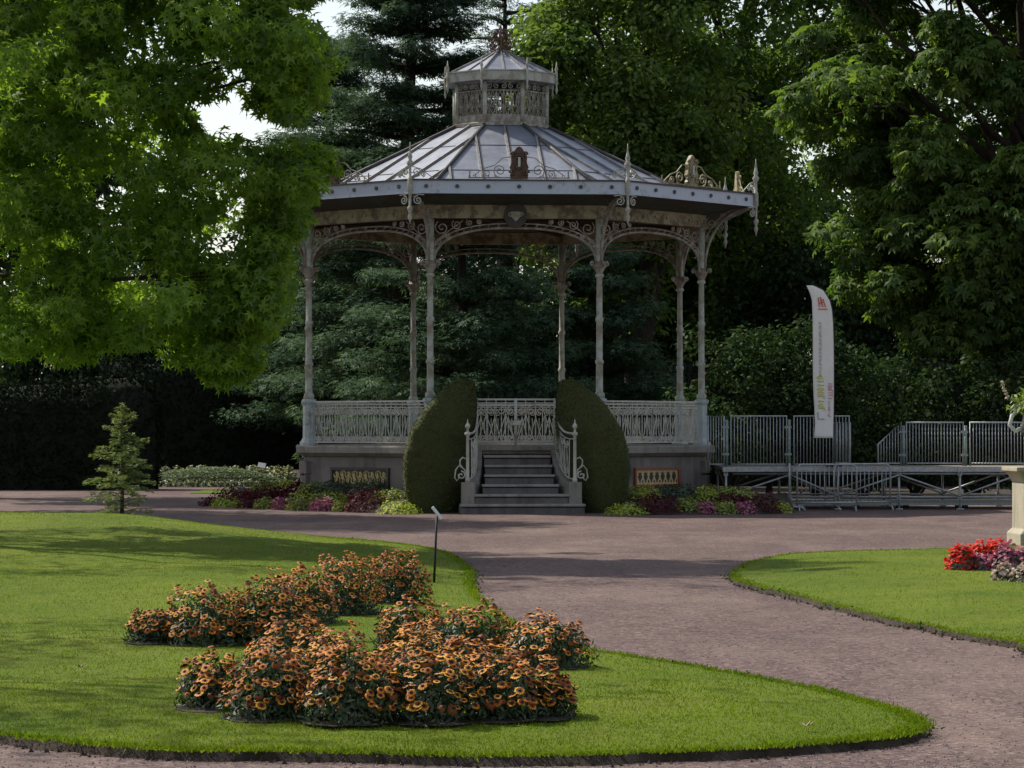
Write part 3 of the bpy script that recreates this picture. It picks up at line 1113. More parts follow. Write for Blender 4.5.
# shield hung at the middle of the front beam
m = MB()
f = face_fn(0, RC + .14)
m.slab([(.22 * math.cos(t), 5.60 + .25 * math.sin(t)) for t in np.arange(0, 6.28, PI / 8)], lambda u, w, q: f(u, w, q), .06)
md = m.build('medallion', 'mosaic_dark', kiosk)
m = MB()
m.slab([(-.085, 5.66), (-.085, 5.56), (0, 5.47), (.085, 5.56), (.085, 5.66)], lambda u, w, q: f(u, w, .04 + q), .03)
for s in (-1, 1):
    m.tube([f(s * .1 + u, w, .045) for u, w in spiral((0, 5.60), .05, 1.4, 1, 0)], .012, 4)
m.build('emblem', 'iron', md)

# lantern on top
m = MB()
m.lathe([(1.04, 7.62), (1.04, 7.68), (.98, 7.70), (.98, 7.84)], 8, a0=A0, smooth=False)
lan = m.build('lantern', 'iron_rust', kiosk)
for k in range(8):
    m = MB()
    m.tube([oc(k, .98, 7.70), oc(k, .98, 8.50)], .045, 6)
    m.build('lantern_post', 'iron', lan)
m = MB()
for k in range(8):
    A, d, L = bay(k, .96)
    f = lambda u, w: A + d * u + Vector((0, 0, 7.84 + w))
    H = .66
    for w in (0, H * .74, H):
        m.tube([f(0, w), f(L, w)], .016, 4)
    n = 5
    for i in range(n):
        c = L * (i + .5) / n
        m.tube([f(u, w) for u, w in spiral((c, H * .87), .062, 1.3, 1 if i % 2 else -1, PI / 2)], .014, 4)
        m.tube([f(c, 0), f(c, H * .74)], .012, 4)
        for s in (-1, 1):
            m.tube([f(c, H * .72), f(c + s * .05, H * .4), f(c + s * .02, H * .2), f(c + s * .07, 0)], .011, 4)
            m.tube([f(c + s * .07, H * .74), f(c + s * .03, H * .5), f(c + s * .066, H * .22)], .010, 4)
m.build('grille', 'iron_rust', lan)
m = MB()
ring(m, 1.17, 1.11, 8.52, 8.70)
ring(m, 1.20, 1.08, 8.702, 8.725)
m.build('lantern_fascia', 'iron', lan)
m = MB()
vs = [oc(k, 1.10, 8.715) for k in range(8)] + [oc(k, .09, 9.22) for k in range(8)]
m.add(vs, [(k, (k + 1) % 8, 8 + (k + 1) % 8, 8 + k) for k in range(8)])
ring(m, 1.11, .5, 8.51, 8.519)
lr = m.build('lantern_roof', 'zinc', lan)
m = MB()
for k in range(8):
    m.tube([oc(k, 1.10, 8.735), oc(k, .09, 9.24)], .024, 4)
    a, b = (oc(k, 1.10, 8.73) + oc(k - 1, 1.10, 8.73)) / 2, (oc(k, .09, 9.235) + oc(k - 1, .09, 9.235)) / 2
    m.tube([a, b], .02, 4)
m.build('lantern_rib', 'zinc_rib', lr)
for k in range(8):
    m = MB()
    p = oc(k, 1.19)
    m.lathe([(.008, 8.30), (.03, 8.38), (.015, 8.46), (.03, 8.52), (.03, 8.72), (.02, 8.76), (.04, 8.80), (.02, 8.86), (.004, 8.96)], 6, (p.x, p.y, 0))
    m.build('lantern_pendant', 'iron', lan)
m = MB()
m.lathe([(.10, 9.20), (.12, 9.26), (.05, 9.30), (.05, 9.42), (.09, 9.46), (.04, 9.52), (.025, 9.64), (.04, 9.67), (.004, 9.78)], 8)
for k in range(8):
    a = k * PI / 4
    dv = Vector((math.sin(a), math.cos(a), 0))
    for c, r0, a0 in (((.16, 9.40), .12, PI / 2), ((.11, 9.60), .09, -PI / 2), ((.22, 9.28), .06, PI / 2)):
        m.tube([dv * u + Vector((0, 0, w)) for u, w in spiral(c, r0, 1.5, 1, a0)], .012, 4)
    m.tube([dv * .28 + Vector((0, 0, 9.28)), dv * .24 + Vector((0, 0, 9.5)), dv * .10 + Vector((0, 0, 9.62)), dv * .03 + Vector((0, 0, 9.68))], .011, 4)
m.build('crown_finial', 'crest_rust', lan)
m = MB()
m.lathe([(4.1, ZP - .004), (4.1, ZP + .004)], 8, a0=A0, smooth=False)
m.build('floor_deck', 'deck', kiosk)


# ------------------------------------------------------------------ clipped yews beside the steps
def topiary(name, label, prof, Yc, depth, shear):
    """prof: photo rows (y, left x, right x) of the clipped outline"""
    ys = np.array([p[0] for p in prof], float)[::-1]
    xl = np.array([p[1] for p in prof], float)[::-1]
    xr = np.array([p[2] for p in prof], float)[::-1]
    o = thing(name, label, 'hedge', (gx((xl[0] + xr[0]) / 2, Yc), Yc, 0))
    ox = o.location.x
    rows, seg = 60, 44
    V = []
    wmax = (xr - xl).max() / 2
    for i in range(rows + 1):
        t = i / rows
        y = ys[0] + (ys[-1] - ys[0]) * t
        if i == 0: y = ys[0] + 2
        L = np.interp(-y, -ys, xl); Rr = np.interp(-y, -ys, xr)
        c, h = (L + Rr) / 2, (Rr - L) / 2
        z = CAM_Z + (HOR - y) / F_PX * Yc
        dd = depth * (h / wmax) ** .8
        for k in range(seg):
            a = 2 * PI * k / seg
            ca, sa = math.cos(a), math.sin(a)
            ca = math.copysign(abs(ca) ** .85, ca); sa = math.copysign(abs(sa) ** .85, sa)
            wob = 1 + random.uniform(-.018, .018) + .012 * math.sin(a * 5 + i * .4)
            V.append((gx(c, Yc) + h / F_PX * Yc * ca * wob - ox, dd * sa * wob + shear * (gx(c, Yc) + h / F_PX * Yc * ca - ox), z + random.uniform(-.01, .01)))
    m = MB()
    m.add(V, [(i * seg + k, i * seg + (k + 1) % seg, (i + 1) * seg + (k + 1) % seg, (i + 1) * seg + k) for i in range(rows) for k in range(seg)] + [tuple(rows * seg + k for k in range(seg))], 0, True)
    m.build('clipped_body', 'yew_core', o)
    V = np.array(V)
    n = 15000
    i = rng.integers(0, len(V) - seg, n)
    t = rng.random((n, 1)); t2 = rng.random((n, 1))
    nx = np.where((i + 1) % seg == 0, i + 1 - seg, i + 1)
    P = (V[i] * (1 - t) + V[nx] * t) * (1 - t2) + (V[i + seg] * (1 - t) + V[np.minimum(nx + seg, len(V) - 1)] * t) * t2
    cx = np.array([0, 0, V[:, 2].mean()])
    N = unit((P - np.array([V[:, 0].mean(), 0, 0])) * np.array([1, 1.2, 0]) + np.array([0, 0, .25]))
    tint = np.clip(.45 + .3 * np.sin(P[:, 2] * 3 + P[:, 0] * 4) * np.sin(P[:, 0] * 5) + rng.normal(0, .25, n), 0, 1)
    leaf_mesh('foliage', 'lf_yew', P - N * .012, N + rng.normal(size=(n, 3)) * .6, N + rng.normal(size=(n, 3)) * .7 + np.array([0, 0, .3]), rng.uniform(.03, .055, n), SLIM, tint, o)
    return o


PL = [(379, 463, 469), (381, 456, 473), (386, 447, 475), (396, 436, 476), (410, 424, 476.5), (430, 412, 476.5), (450, 406, 475), (470, 404, 473), (490, 406, 470), (505, 410, 467), (514, 414, 463)]
topiary('clipped_yew', 'tall clipped dark yew between the yellow tile panel and the bandstand steps', PL, 53.95, .46, .75)
PR = [(380, 564, 571), (382, 560, 577), (387, 558, 586)] + [(y, 1033 - b, 1033 - a) for y, a, b in PL[3:]]
topiary('clipped_yew', 'tall clipped dark yew between the bandstand steps and the red framed tile panel', PR, 53.95, .46, -.75)

# ------------------------------------------------------------------ bedding plants round the plinth
def soil_bed(name, pts, z):
    m = MB()
    n = len(pts[0])
    rows = [[Vector((x, y, zz + random.uniform(-.012, .012))) for x, y in r] for r, zz in zip(pts, z)]
    m.add([p for r in rows for p in r], [(i * n + k, i * n + k + 1, (i + 1) * n + k + 1, (i + 1) * n + k) for i in range(len(rows) - 1) for k in range(n - 1)], 0, True)
    tag(m.build(name, 'soil'), kind='structure')


FRONT = ([204, 250, 300, 350, 402, 516, 626, 700, 760, 794], [505.5, 508.5, 510.5, 512, 514.3, 516, 515, 514.8, 514.3, 513])


def front_y(x):
    return CAM_Z * F_PX / (np.interp(x, *FRONT) - HOR)


for x0, x1 in ((205, 404), (626, 793)):
    xs = np.linspace(x0, x1, 14)
    soil_bed('flower_bed_soil', [[(gx(x, 54), front_y(x) + q) for x in xs] for q in (-.03, .06, .9, 1.9)], [-.02, .04, .2, .33])


def mound_plant(name, label, cat, x, yb, w, h, mat, leaf=KITE, size=.075, n=260, Y=None, group=None, dome=True, **kw):
    """low rounded plant that stands on photo row yb, w x h photo pixels big"""
    if Y is None:
        Y = front_y(x) + .15 + max(0, np.interp(x, *FRONT) - yb) * .085
        w, h, n = w * 1.2, h * 1.04, n * 2.2
    b = px(x, yb, Y)
    s = Y / F_PX
    rx, rz = w * s / 2, h * s
    n = int(n * max(.35, w / 30 * .8))
    d = rand_dirs(n)
    d[:, 2] = np.abs(d[:, 2])
    k = rng.random(n) ** .3
    P = d * np.array([rx, min(rx, .45), rz]) * k[:, None] * (1 + .10 * np.sin(d[:, 0:1] * 7 + d[:, 1:2] * 5))
    P[:, 2] = np.maximum(P[:, 2], .01)
    o = thing(name, label, cat, b, 0, group)
    leaf_mesh('foliage', mat, P, d * .7 + np.array([0, 0, .5]) + rng.normal(size=(n, 3)) * .4, d * np.array([1, 1, .6]) + rng.normal(size=(n, 3)) * .5, size * rng.uniform(.6, 1.3, n), leaf, np.clip(rng.normal(.45, .28, n), 0, 1), o)
    return o


BG = 'bedding plants round the bandstand'
beds = [
    ('bedding_plant', 'dark burgundy drift at the outer tip of the bed by the floral mound', 214, 507, 26, 10, 'lf_burg'),
    ('bedding_plant', 'small chartreuse cushion ringed by burgundy near the outer tip of the bed', 228, 507, 30, 10, 'lf_lime'),
    ('bedding_plant', 'burgundy clump just beyond the small chartreuse cushion', 234, 499, 40, 12, 'lf_burg'),
    ('bedding_plant', 'upright burgundy clump between chartreuse cushion and olive plant', 250, 508, 22, 15, 'lf_burg'),
    ('bedding_plant', 'long burgundy drift running back towards the plinth corner', 268, 498, 46, 13, 'lf_burg'),
    ('bedding_plant', 'burgundy clump tucked against the plinth corner', 296, 495, 30, 13, 'lf_burg'),
    ('bedding_plant', 'olive green low plant beside the upright burgundy clump', 266, 508, 22, 11, 'lf_olive'),
    ('bedding_plant', 'small pink flower cushion beside the olive green low plant', 283, 509, 20, 11, 'lf_pink'),
    ('bedding_plant', 'tall chartreuse plant between the two pink cushions', 302, 510, 28, 19, 'lf_olive'),
    ('bedding_plant', 'wider pink flower cushion below the yellow tile panel', 324, 511, 25, 13, 'lf_pink'),
    ('bedding_plant', 'yellow green foliage at the foot of the plinth corner', 312, 494, 26, 12, 'lf_olive'),
    ('bedding_plant', 'narrow olive plant between pink cushion and large burgundy mass', 342, 511, 18, 12, 'lf_olive'),
    ('bedding_plant', 'large crimson burgundy mass before the yellow tile panel', 367, 511, 44, 22, 'lf_burg'),
    ('bedding_plant', 'bright chartreuse cushion at the foot of the clipped yew', 399, 514, 36, 13, 'lf_lime'),
    ('bedding_plant', 'dark green row under the yellow tile panel, outer half', 334, 494, 40, 14, 'lf_dkgreen'),
    ('bedding_plant', 'dark green row under the yellow tile panel, half nearer the yew', 371, 494, 40, 14, 'lf_dkgreen'),
    ('bedding_plant', 'olive foliage behind the crimson mass beside the yew', 392, 501, 34, 12, 'lf_olive'),
    ('bedding_plant', 'pale olive drift behind the long burgundy drift', 262, 491, 24, 8, 'lf_olive'),
    ('bedding_plant', 'pale olive drift against the outer plinth face', 284, 488, 24, 8, 'lf_lime'),
    ('bedding_plant', 'olive filler plant behind the wider pink cushion', 332, 502, 40, 10, 'lf_olive'),
    ('bedding_plant', 'bright chartreuse cushion on the gravel edge by the second yew', 628, 514, 38, 11, 'lf_lime'),
    ('bedding_plant', 'chartreuse foliage under the red framed tile panel', 642, 498, 36, 13, 'lf_lime'),
    ('bedding_plant', 'large dark burgundy mass below the red framed tile panel', 657, 513, 46, 20, 'lf_burg'),
    ('bedding_plant', 'blue green row under the red framed tile panel', 676, 496, 46, 12, 'lf_dkgreen'),
    ('bedding_plant', 'tall bright lime plant against the quoined plinth corner', 707, 501, 22, 16, 'lf_lime'),
    ('bedding_plant', 'lime green plant between the burgundy mass and a pink cushion', 688, 513, 24, 16, 'lf_olive'),
    ('bedding_plant', 'pink flower cushion nearest the red framed tile panel', 705, 514, 20, 12, 'lf_pink'),
    ('bedding_plant', 'lime green plant between the two pink cushions near the stage', 724, 514, 26, 14, 'lf_olive'),
    ('bedding_plant', 'pink flower cushion nearest the metal stage', 745, 514, 22, 12, 'lf_pink'),
    ('bedding_plant', 'burgundy strip below the golden drift beside the stage', 728, 503, 36, 10, 'lf_burg'),
    ('bedding_plant', 'golden olive drift at the far corner of the plinth', 731, 497, 44, 10, 'lf_olive'),
    ('bedding_plant', 'burgundy mass at the end of the bed in front of the stage', 762, 512, 34, 20, 'lf_burg'),
    ('bedding_plant', 'small grey green plant beside the last burgundy mass', 757, 514, 14, 8, 'lf_dkgreen'),
    ('bedding_plant', 'chartreuse cushion at the very end of the bed by the crowd barrier', 780, 513, 22, 11, 'lf_lime'),
]
for nm, lab, x, yb, w_, h_, mt in beds:
    mound_plant(nm, lab, 'plant', x, yb, w_, h_, mt, group=BG, leaf=ROUND if mt == 'lf_pink' else KITE, size=.045 if mt == 'lf_pink' else .056, n=420 if mt == 'lf_pink' else 300)

# floral mound in the distance beside the bandstand
FY = 79.
fm = thing('floral_mound', 'low oval mound of clipped grey green carpet plants in a ring of pale flowers', 'flower bed', (gx(212, FY), FY, 0))
m = MB()
vs, n = [], 36
for j, (k, z) in enumerate(((1.0, .0), (.97, .08), (.8, .24), (.55, .37), (.28, .45), (.05, .48))):
    vs += [(2.05 * k * math.cos(t), 1.6 * k * math.sin(t), z) for t in np.linspace(0, 2 * PI, n, endpoint=False)]
m.add(vs, [(j * n + i, j * n + (i + 1) % n, j * n + n + (i + 1) % n, j * n + n + i) for j in range(5) for i in range(n)], 0, True)
m.build('soil_dome', 'soil', fm)
n = 14000
t = rng.uniform(0, 2 * PI, n); k = np.sqrt(rng.random(n)) * .96
P = np.stack([2.05 * k * np.cos(t), 1.6 * k * np.sin(t), np.interp(k, [.05, .28, .55, .8, .97, 1.], [.48, .45, .37, .24, .08, 0]) + .015], 1)
leaf_mesh('carpet_planting', 'lf_carpet', P, rng.normal(size=(n, 3)) * .25 + np.array([0, 0, 1]), rng.normal(size=(n, 3)), rng.uniform(.035, .06, n), ROUND, np.clip(rng.normal(.5, .25, n), 0, 1), fm)
bp = None
k = 0
spots = [(x, FY - 2.1 + .25 * abs(x - 212) / 60, .02) for x in range(150, 262, 6)] + [(x, FY + 2.3 - .012 * abs(x - 215), .30) for x in range(152, 296, 6)] + \
        [(x, FY + .9 - .02 * (x - 262), .16) for x in range(262, 296, 6)] + [(x, FY + 1.2, .24) for x in range(246, 292, 6)] + [(x, FY + .5, .12) for x in range(150, 176, 6)]
src = []
for v in range(3):
    n = 90
    d = rand_dirs(n); d[:, 2] = np.abs(d[:, 2])
    P = d * np.array([.14, .14, .24]) * (rng.random(n) ** .3)[:, None]
    src.append(leaf_mesh('border_plant', 'lf_grey', P, d + rng.normal(size=(n, 3)) * .5, d + rng.normal(size=(n, 3)) * .6, rng.uniform(.05, .09, n), ROUND, np.where(rng.random(n) < .32, rng.uniform(.6, 1, n), rng.uniform(0, .2, n))))
for i, (x, y, z) in enumerate(spots):
    o = src[i] if i < 3 else src[i % 3].copy()
    if i >= 3: COL.objects.link(o)
    o.location = (gx(x, y) + random.uniform(-.05, .05), y + random.uniform(-.1, .1), z)
    o.rotation_euler = (0, 0, random.uniform(0, 6))
    o.scale = (random.uniform(.6, 1.) * (.8 if y < FY else 1),) * 3
    tag(o, 'small pale flowered plant in the ring round the distant floral mound', 'plant', 'border plants round the floral mound')
m = MB()
m.add([(gx(x, 80.5), y, z) for y, z in ((76.5, .0), (79, .05), (81.6, .34), (83, .38), (84, .0)) for x in range(140, 310, 10)], [(j * 17 + i, j * 17 + i + 1, j * 17 + 18 + i, j * 17 + 17 + i) for j in range(4) for i in range(16)], 0, True)
tag(m.build('planting_bank', 'soil'), kind='structure')
m = MB()
m.add([(gx(x, 72.), y, .012) for y in (69.5, 73.) for x in (200, 235, 270, 300)], [(i, i + 1, i + 5, i + 4) for i in range(3)])
tag(m.build('lawn', 'lawn'), kind='structure')


def small_sign(label, b, hgt, lean, ps, tilt):
    o = thing('plant_sign', label, 'sign', b)
    m = MB()
    m.tube([(0, 0, -.03), (lean * .5, 0, hgt * .5), (lean, 0, hgt)], .012, 6)
    m.build('stake', 'black_metal', o)
    m = MB()
    m.box((lean, -.012, hgt + .005), (ps[0], ps[1], .012), 0, 0, tilt[1], tilt[0])
    m.build('plate', 'plate', o, .003)
    return o


yy = 28.2
bx = gx(434, yy)
small_sign('thin black stake with a tilted pale label plate on the lawn by the path', (bx, yy, lawn_z(bx, yy)), (578 - 509) / F_PX * yy, .03, (.15, .10), (R(52), R(10)))
# plate in the photo is seen almost edge on, falling to one side
small_sign('short stake with a pale label plate beside the distant floral mound', (gx(262, 75.), 75., 0.), .60, 0, (.20, .16), (R(10), R(50)))

# ------------------------------------------------------------------ orange flower clumps on the near lawn
heads = []
for v, (outm, tiltv) in enumerate((('petal_out', .05), ('petal_out2', .10), ('petal_out3', .0), ('petal_out', -.02), ('petal_out2', .32))):
    m = MB()
    n = 13
    for i in range(n):
        a = 2 * PI * i / n + random.uniform(-.06, .06)
        L = random.uniform(.92, 1.06)
        ca, sa = math.cos(a), math.sin(a)
        P_ = lambda r, w, z: (ca * r - sa * w, sa * r + ca * w, z)
        hw = math.pi / n
        m.add([P_(.30, -.30 * hw, .02), P_(.30, .30 * hw, .02), P_(.66, .72 * hw, .05 - tiltv), P_(.66, -.72 * hw, .05 - tiltv)], [(0, 1, 2, 3)], 0)
        m.add([P_(.66, -.72 * hw, .05 - tiltv), P_(.66, .72 * hw, .05 - tiltv), P_(L, .62 * hw, -.02 - 2.2 * tiltv + random.uniform(-.08, .04)), P_(L, -.62 * hw, -.02 - 2.2 * tiltv + random.uniform(-.08, .04))], [(0, 1, 2, 3)], 1)
    m.lathe([(.36, -.02), (.35, .10), (.24, .22), (.10, .28), (.02, .29)], 9, mi=2)
    heads.append(m)
head_mesh = []
for v, m in enumerate(heads):
    o = m.build('flower_head', ['petal_in', ('petal_out', 'petal_out2', 'petal_out3', 'petal_out', 'petal_in')[v], 'disc'])
    head_mesh.append(o.data)
    bpy.data.objects.remove(o)

clumps = [  # x, base row, width, height in photo pixels, label
    (152, 642, 60, 36, 'small low orange flower clump at the outer end of the back row'),
    (205, 643, 96, 62, 'round orange flower clump next to the small low one in the back row'),
    (268, 642, 92, 72, 'orange flower clump in the middle of the back row, touching the front mass'),
    (298, 622, 84, 56, 'orange flower clump half hidden behind the middle of the back row'),
    (345, 614, 78, 62, 'tall rusty orange flower clump before the thin sign stake'),
    (396, 601, 68, 54, 'rusty orange flower clump farthest back, beside the thin sign stake'),
    (410, 646, 74, 48, 'orange flower clump peeking over the front mass beside the grass gap'),
    (468, 658, 124, 56, 'wide rusty orange flower clump behind the front mass'),
    (548, 664, 92, 54, 'orange flower clump at the path side end of the second row'),
    (208, 706, 68, 58, 'small dark leaved orange flower clump at the outer end of the front row'),
    (292, 676, 96, 62, 'orange flower clump joining the front mass to the back row'),
    (268, 716, 104, 74, 'dense orange flower clump second along the front row'),
    (330, 700, 90, 78, 'golden orange flower clump in the heart of the front mass'),
    (352, 721, 112, 82, 'large orange flower clump at the centre of the front row'),
    (412, 698, 96, 74, 'golden orange flower clump behind the centre of the front row'),
    (432, 721, 104, 78, 'large orange flower clump showing a green gap beneath its flowers'),
    (478, 702, 90, 64, 'orange flower clump behind the thin leafy gap of the front row'),
    (502, 719, 90, 70, 'orange flower clump with sparse flowers low on its leafy side'),
    (546, 717, 66, 54, 'small rust tinted orange flower clump at the path side end of the front row'),
]
FG = 'orange flower clumps on the near lawn'
for ci, (x, yb, w_, h_, lab) in enumerate(clumps):
    Y = (CAM_Z - .11) * F_PX / (yb - HOR)
    X = gx(x, Y)
    Y += .16
    s = Y / F_PX
    rx, rz = w_ * s / 2 * 1.04, h_ * s * .95
    ry = min(rx, .36)
    o = thing('flower_clump', lab, 'flowers', (X, Y, lawn_z(X, Y)), 0, FG)
    n = int(2300 * (rx / .3) ** 1.2)
    d = rand_dirs(n); d[:, 2] = np.abs(d[:, 2])
    k = rng.random(n) ** .4
    fx = rng.uniform(0, 6, 3)
    lump = lambda dd: 1 + .13 * np.sin(dd[:, 0] * 5 + fx[0]) * np.cos(dd[:, 1] * 4 + fx[1]) + .06 * np.sin(dd[:, 0] * 11 + fx[2])
    P = d * np.array([rx, ry, rz * .9]) * (k * lump(d))[:, None]
    side = np.clip(1 - d[:, 2:3], 0, 1)
    leaf_mesh('foliage', 'lf_gaill', P, d + np.array([0, 0, .3]) + rng.normal(size=(n, 3)) * .5, d * np.array([.8, .8, 1]) + np.array([0, 0, .5]) + rng.normal(size=(n, 3)) * .5, rng.uniform(.03, .06, n), SLIM, np.clip(rng.normal(.4, .28, n), 0, 1), o)
    m = MB()
    for q in range(26):
        a = random.uniform(0, 6.28); e = random.uniform(.3, .85)
        m.tube([(0.25 * rx * math.cos(a), .25 * ry * math.sin(a), 0), (rx * e * math.cos(a), ry * e * math.sin(a), rz * .8 * (1 - e * e * .6))], .004, 4)
    m.build('stems', 'lf_gaill', o)
    # flower heads spread evenly over the dome, facing out and up
    nh = int(40 + 1150 * rx * rz)
    got = []
    tries = 0
    while len(got) < nh and tries < 6000:
        tries += 1
        dd = rand_dirs(1)[0]
        dd[2] = abs(dd[2])
        if dd[2] < .22 and random.random() < .75: continue
        if dd[1] > .55 and random.random() < .7: continue
        p = dd * np.array([rx, ry, rz]) * float(lump(dd[None])[0]) * random.uniform(.93, 1.06)
        if p[2] < .08: continue
        if any((p[0] - q[0]) ** 2 + (p[1] - q[1]) ** 2 + (p[2] - q[2]) ** 2 < .022 ** 2 for q, _ in got): continue
        got.append((p, dd))
    got.sort(key=lambda q: q[0][1] - .8 * q[0][2])
    for p, dd in got[:96]:
        h = bpy.data.objects.new('flower_head', head_mesh[random.choice((0, 0, 1, 1, 2, 3, 4) if ci not in (12, 14, 15) else (0, 2, 2, 3, 2, 1, 4))] if ci not in (4, 5, 7) else head_mesh[random.choice((1, 1, 0, 3, 4))])
        COL.objects.link(h)
        h.parent = o
        h.location = p
        nrm = Vector((dd[0] * .7 + random.gauss(0, .3), dd[1] * .7 - .12 + random.gauss(0, .3), abs(dd[2]) * .6 + .75)).normalized()
        h.rotation_euler = nrm.to_track_quat('Z', 'Y').to_euler()
        r = random.triangular(.012, .030, .023)
        h.scale = (r, r, r)
    if len(got) > 96:
        m = MB()
        for p, dd in got[96:]:
            src_ = heads[random.choice((0, 1, 2, 3, 4))]
            r = random.uniform(.016, .026)
            nrm = Vector((dd[0] * .7 + random.gauss(0, .3), dd[1] * .7 - .12 + random.gauss(0, .3), abs(dd[2]) * .6 + .75)).normalized()
            M = Matrix.Translation(Vector(p)) @ nrm.to_track_quat('Z', 'Y').to_matrix().to_4x4() @ Matrix.Scale(r, 4)
            o_ = len(m.v)
            m.v += [tuple(M @ Vector(q)) for q in src_.v]
            m.f += [tuple(i_ + o_ for i_ in f_) for f_ in src_.f]
            m.mi += src_.mi
            m.sm += src_.sm
        m.build('flower_head', ['petal_in', 'petal_out', 'disc'], o)['kind'] = 'stuff'
# bare earth showing round the front clumps
m = MB()
for (x, yb, w_) in [(c[0], c[1], c[2]) for c in clumps]:
    Y = (CAM_Z - .11) * F_PX / (yb - HOR) + .16
    X = gx(x, Y)
    rx = w_ * Y / F_PX / 2 * .92
    pts = [(X, Y, lawn_z(X, Y) + .022)] + [(X + rx * (1 + random.uniform(-.12, .1)) * math.cos(t), Y + .3 * (1 + random.uniform(-.12, .1)) * math.sin(t), lawn_z(X, Y) + .006) for t in np.linspace(0, 2 * PI, 20, endpoint=False)]
    m.add(pts, [(0, 1 + i, 1 + (i + 1) % 20) for i in range(20)], 0, True)
tag(m.build('flower_bed_soil', 'soil'), kind='structure')


# ------------------------------------------------------------------ metal stage, guard panels, barriers, banner
SY, SZ, SX0, SX1, SD = 55.9, .82, 4.06, 10.6, 2.4
stage = thing('stage_platform', 'low scaffold stage with plywood deck on galvanised legs beside the bandstand', 'stage', (0, SY, 0))
m = MB()
x = SX0
while x < SX1 - .1:
    x2 = min(x + 1.24, SX1)
    m.box(((x + x2) / 2, SD / 2, SZ - .03), (x2 - x - .008, SD, .06))
    x = x2
m.build('deck', 'deck', stage, .004)
m = MB()
m.box(((SX0 + SX1) / 2, -.012, SZ - .045), (SX1 - SX0, .02, .095))
m.build('edge_beam', 'galv', stage)
posts = [gx(p, SY) for p in (726, 790, 838, 899, 960, 1018, 1060)]
for yy in (.03, SD - .1):
    for pxx in posts:
        m = MB()
        m.tube([(pxx, yy, 0), (pxx, yy, SZ - .09)], .024, 7)
        m.box((pxx, yy, .012), (.13, .13, .02))
        m.build('leg', 'galv', stage)
    for z in (.24, SZ - .13):
        m = MB()
        m.tube([(SX0 + .2, yy + .03, z), (SX1, yy + .03, z)], .022, 7)
        for pxx in posts:
            m.box((pxx, yy + .03, z), (.08, .08, .08))
        m.build('ledger', 'galv', stage)
    for i in range(len(posts) - 1):
        a, b = (posts[i], posts[i + 1]) if i % 2 == 0 else (posts[i + 1], posts[i])
        m = MB()
        m.tube([(a, yy - .03, .26), (b, yy - .03, SZ - .15)], .018, 6)
        m.build('brace', 'galv', stage)
m = MB()
m.box(((SX0 + SX1) / 2 + .6, .9, .085), (SX1 - SX0 - 1.2, .10, .05))
m.box(((SX0 + SX1) / 2 + .6, 1.6, .12), (SX1 - SX0 - 1.2, .10, .05))
m.build('base_beam', 'galv', stage)
for xx in (gx(905, SY), gx(912, SY), gx(965, SY), gx(972, SY), gx(862, SY)):
    m = MB()
    m.box((xx, .9, .03), (.10, .16, .056))
    m.build('packing_block', 'bark_dark', stage)
for xx in np.arange(SX0 + .3, SX1, 1.06):
    m = MB()
    m.box((xx, -.033, SZ - .045), (.035, .02, .11))
    m.build('coupler', 'galv', stage)


def guard(label, x0, x1, y, z0, z1, nb, slope=None, post=True):
    o = thing('guard_panel', label, 'railing', (gx(x0, y), y, z0), 0, 'guard panels on the stage')
    L = gx(x1, y) - gx(x0, y)
    H = z1 - z0
    hl = H * (slope or 1)
    m = MB()
    m.tube([(0, 0, 0), (0, 0, hl), (L, 0, H), (L, 0, 0)], .018, 6)
    m.tube([(0, 0, .05), (L, 0, .05)], .015, 6)
    m.build('frame', 'galv', o)
    m = MB()
    for i in range(1, nb):
        u = L * i / nb
        m.tube([(u, 0, .05), (u, 0, hl + (H - hl) * i / nb)], .0085, 5)
    m.build('bars', 'galv', o)
    if post:
        m = MB()
        m.tube([(L + .055, .01, -.02), (L + .055, .01, H * .93)], .028, 7)
        for z in (.25, .78):
            m.box((L + .03, .01, H * z), (.13, .05, .045))
        m.build('connector_post', 'galv_green', o)
    return o


GY = SY + .06
guard('narrow guard panel on the stage next to the bandstand plinth', 708, 724, GY, SZ, 1.80, 6)
guard('guard panel with full set of bars between bandstand and white banner', 731, 786.5, GY, SZ, 1.80, 17)
guard('guard panel directly behind the white banner', 794, 849, GY, SZ, 1.80, 17, post=False)
BY = SY + 1.5
guard('sloping stair guard panel in the middle of the stage', 878, 901, BY, SZ, 1.68, 8, .50)
guard('guard panel between the sloping stair guard and the last panel', 906.5, 963, BY, SZ, 1.68, 18)
guard('guard panel partly hidden by the urn on its pedestal', 970, 1027, BY, SZ, 1.68, 18)
guard('short return panel behind the guard with the white banner', 834, 850, SY + 1.9, SZ, 1.68, 5, post=False)


def barrier(label, b, L, rz):
    o = thing('crowd_barrier', label, 'barrier', b, rz, None)
    m = MB()
    pts = [(0, 0, .08), (0, 0, .78)] + [(.10 - .10 * math.cos(t), 0, .78 + .10 * math.sin(t)) for t in np.linspace(.3, PI / 2, 4)] + \
          [(L - .10 + .10 * math.sin(t), 0, .78 + .10 * math.cos(t)) for t in np.linspace(0, 1.3, 4)] + [(L, 0, .78), (L, 0, .08)]
    m.tube(pts, .019, 7)
    m.tube([(0, 0, .16), (L, 0, .16)], .016, 6)
    m.build('frame', 'galv', o)
    m = MB()
    for i in range(1, 13):
        m.tube([(L * i / 13, 0, .16), (L * i / 13, 0, .87)], .008, 5)
    m.build('bars', 'galv', o)
    for u in (.03, L - .03):
        m = MB()
        m.tube([(u, -.30, .0), (u, -.24, .07), (u, 0, .09), (u, .24, .07), (u, .30, .0)], .016, 6)
        m.build('foot', 'galv', o)
    return o


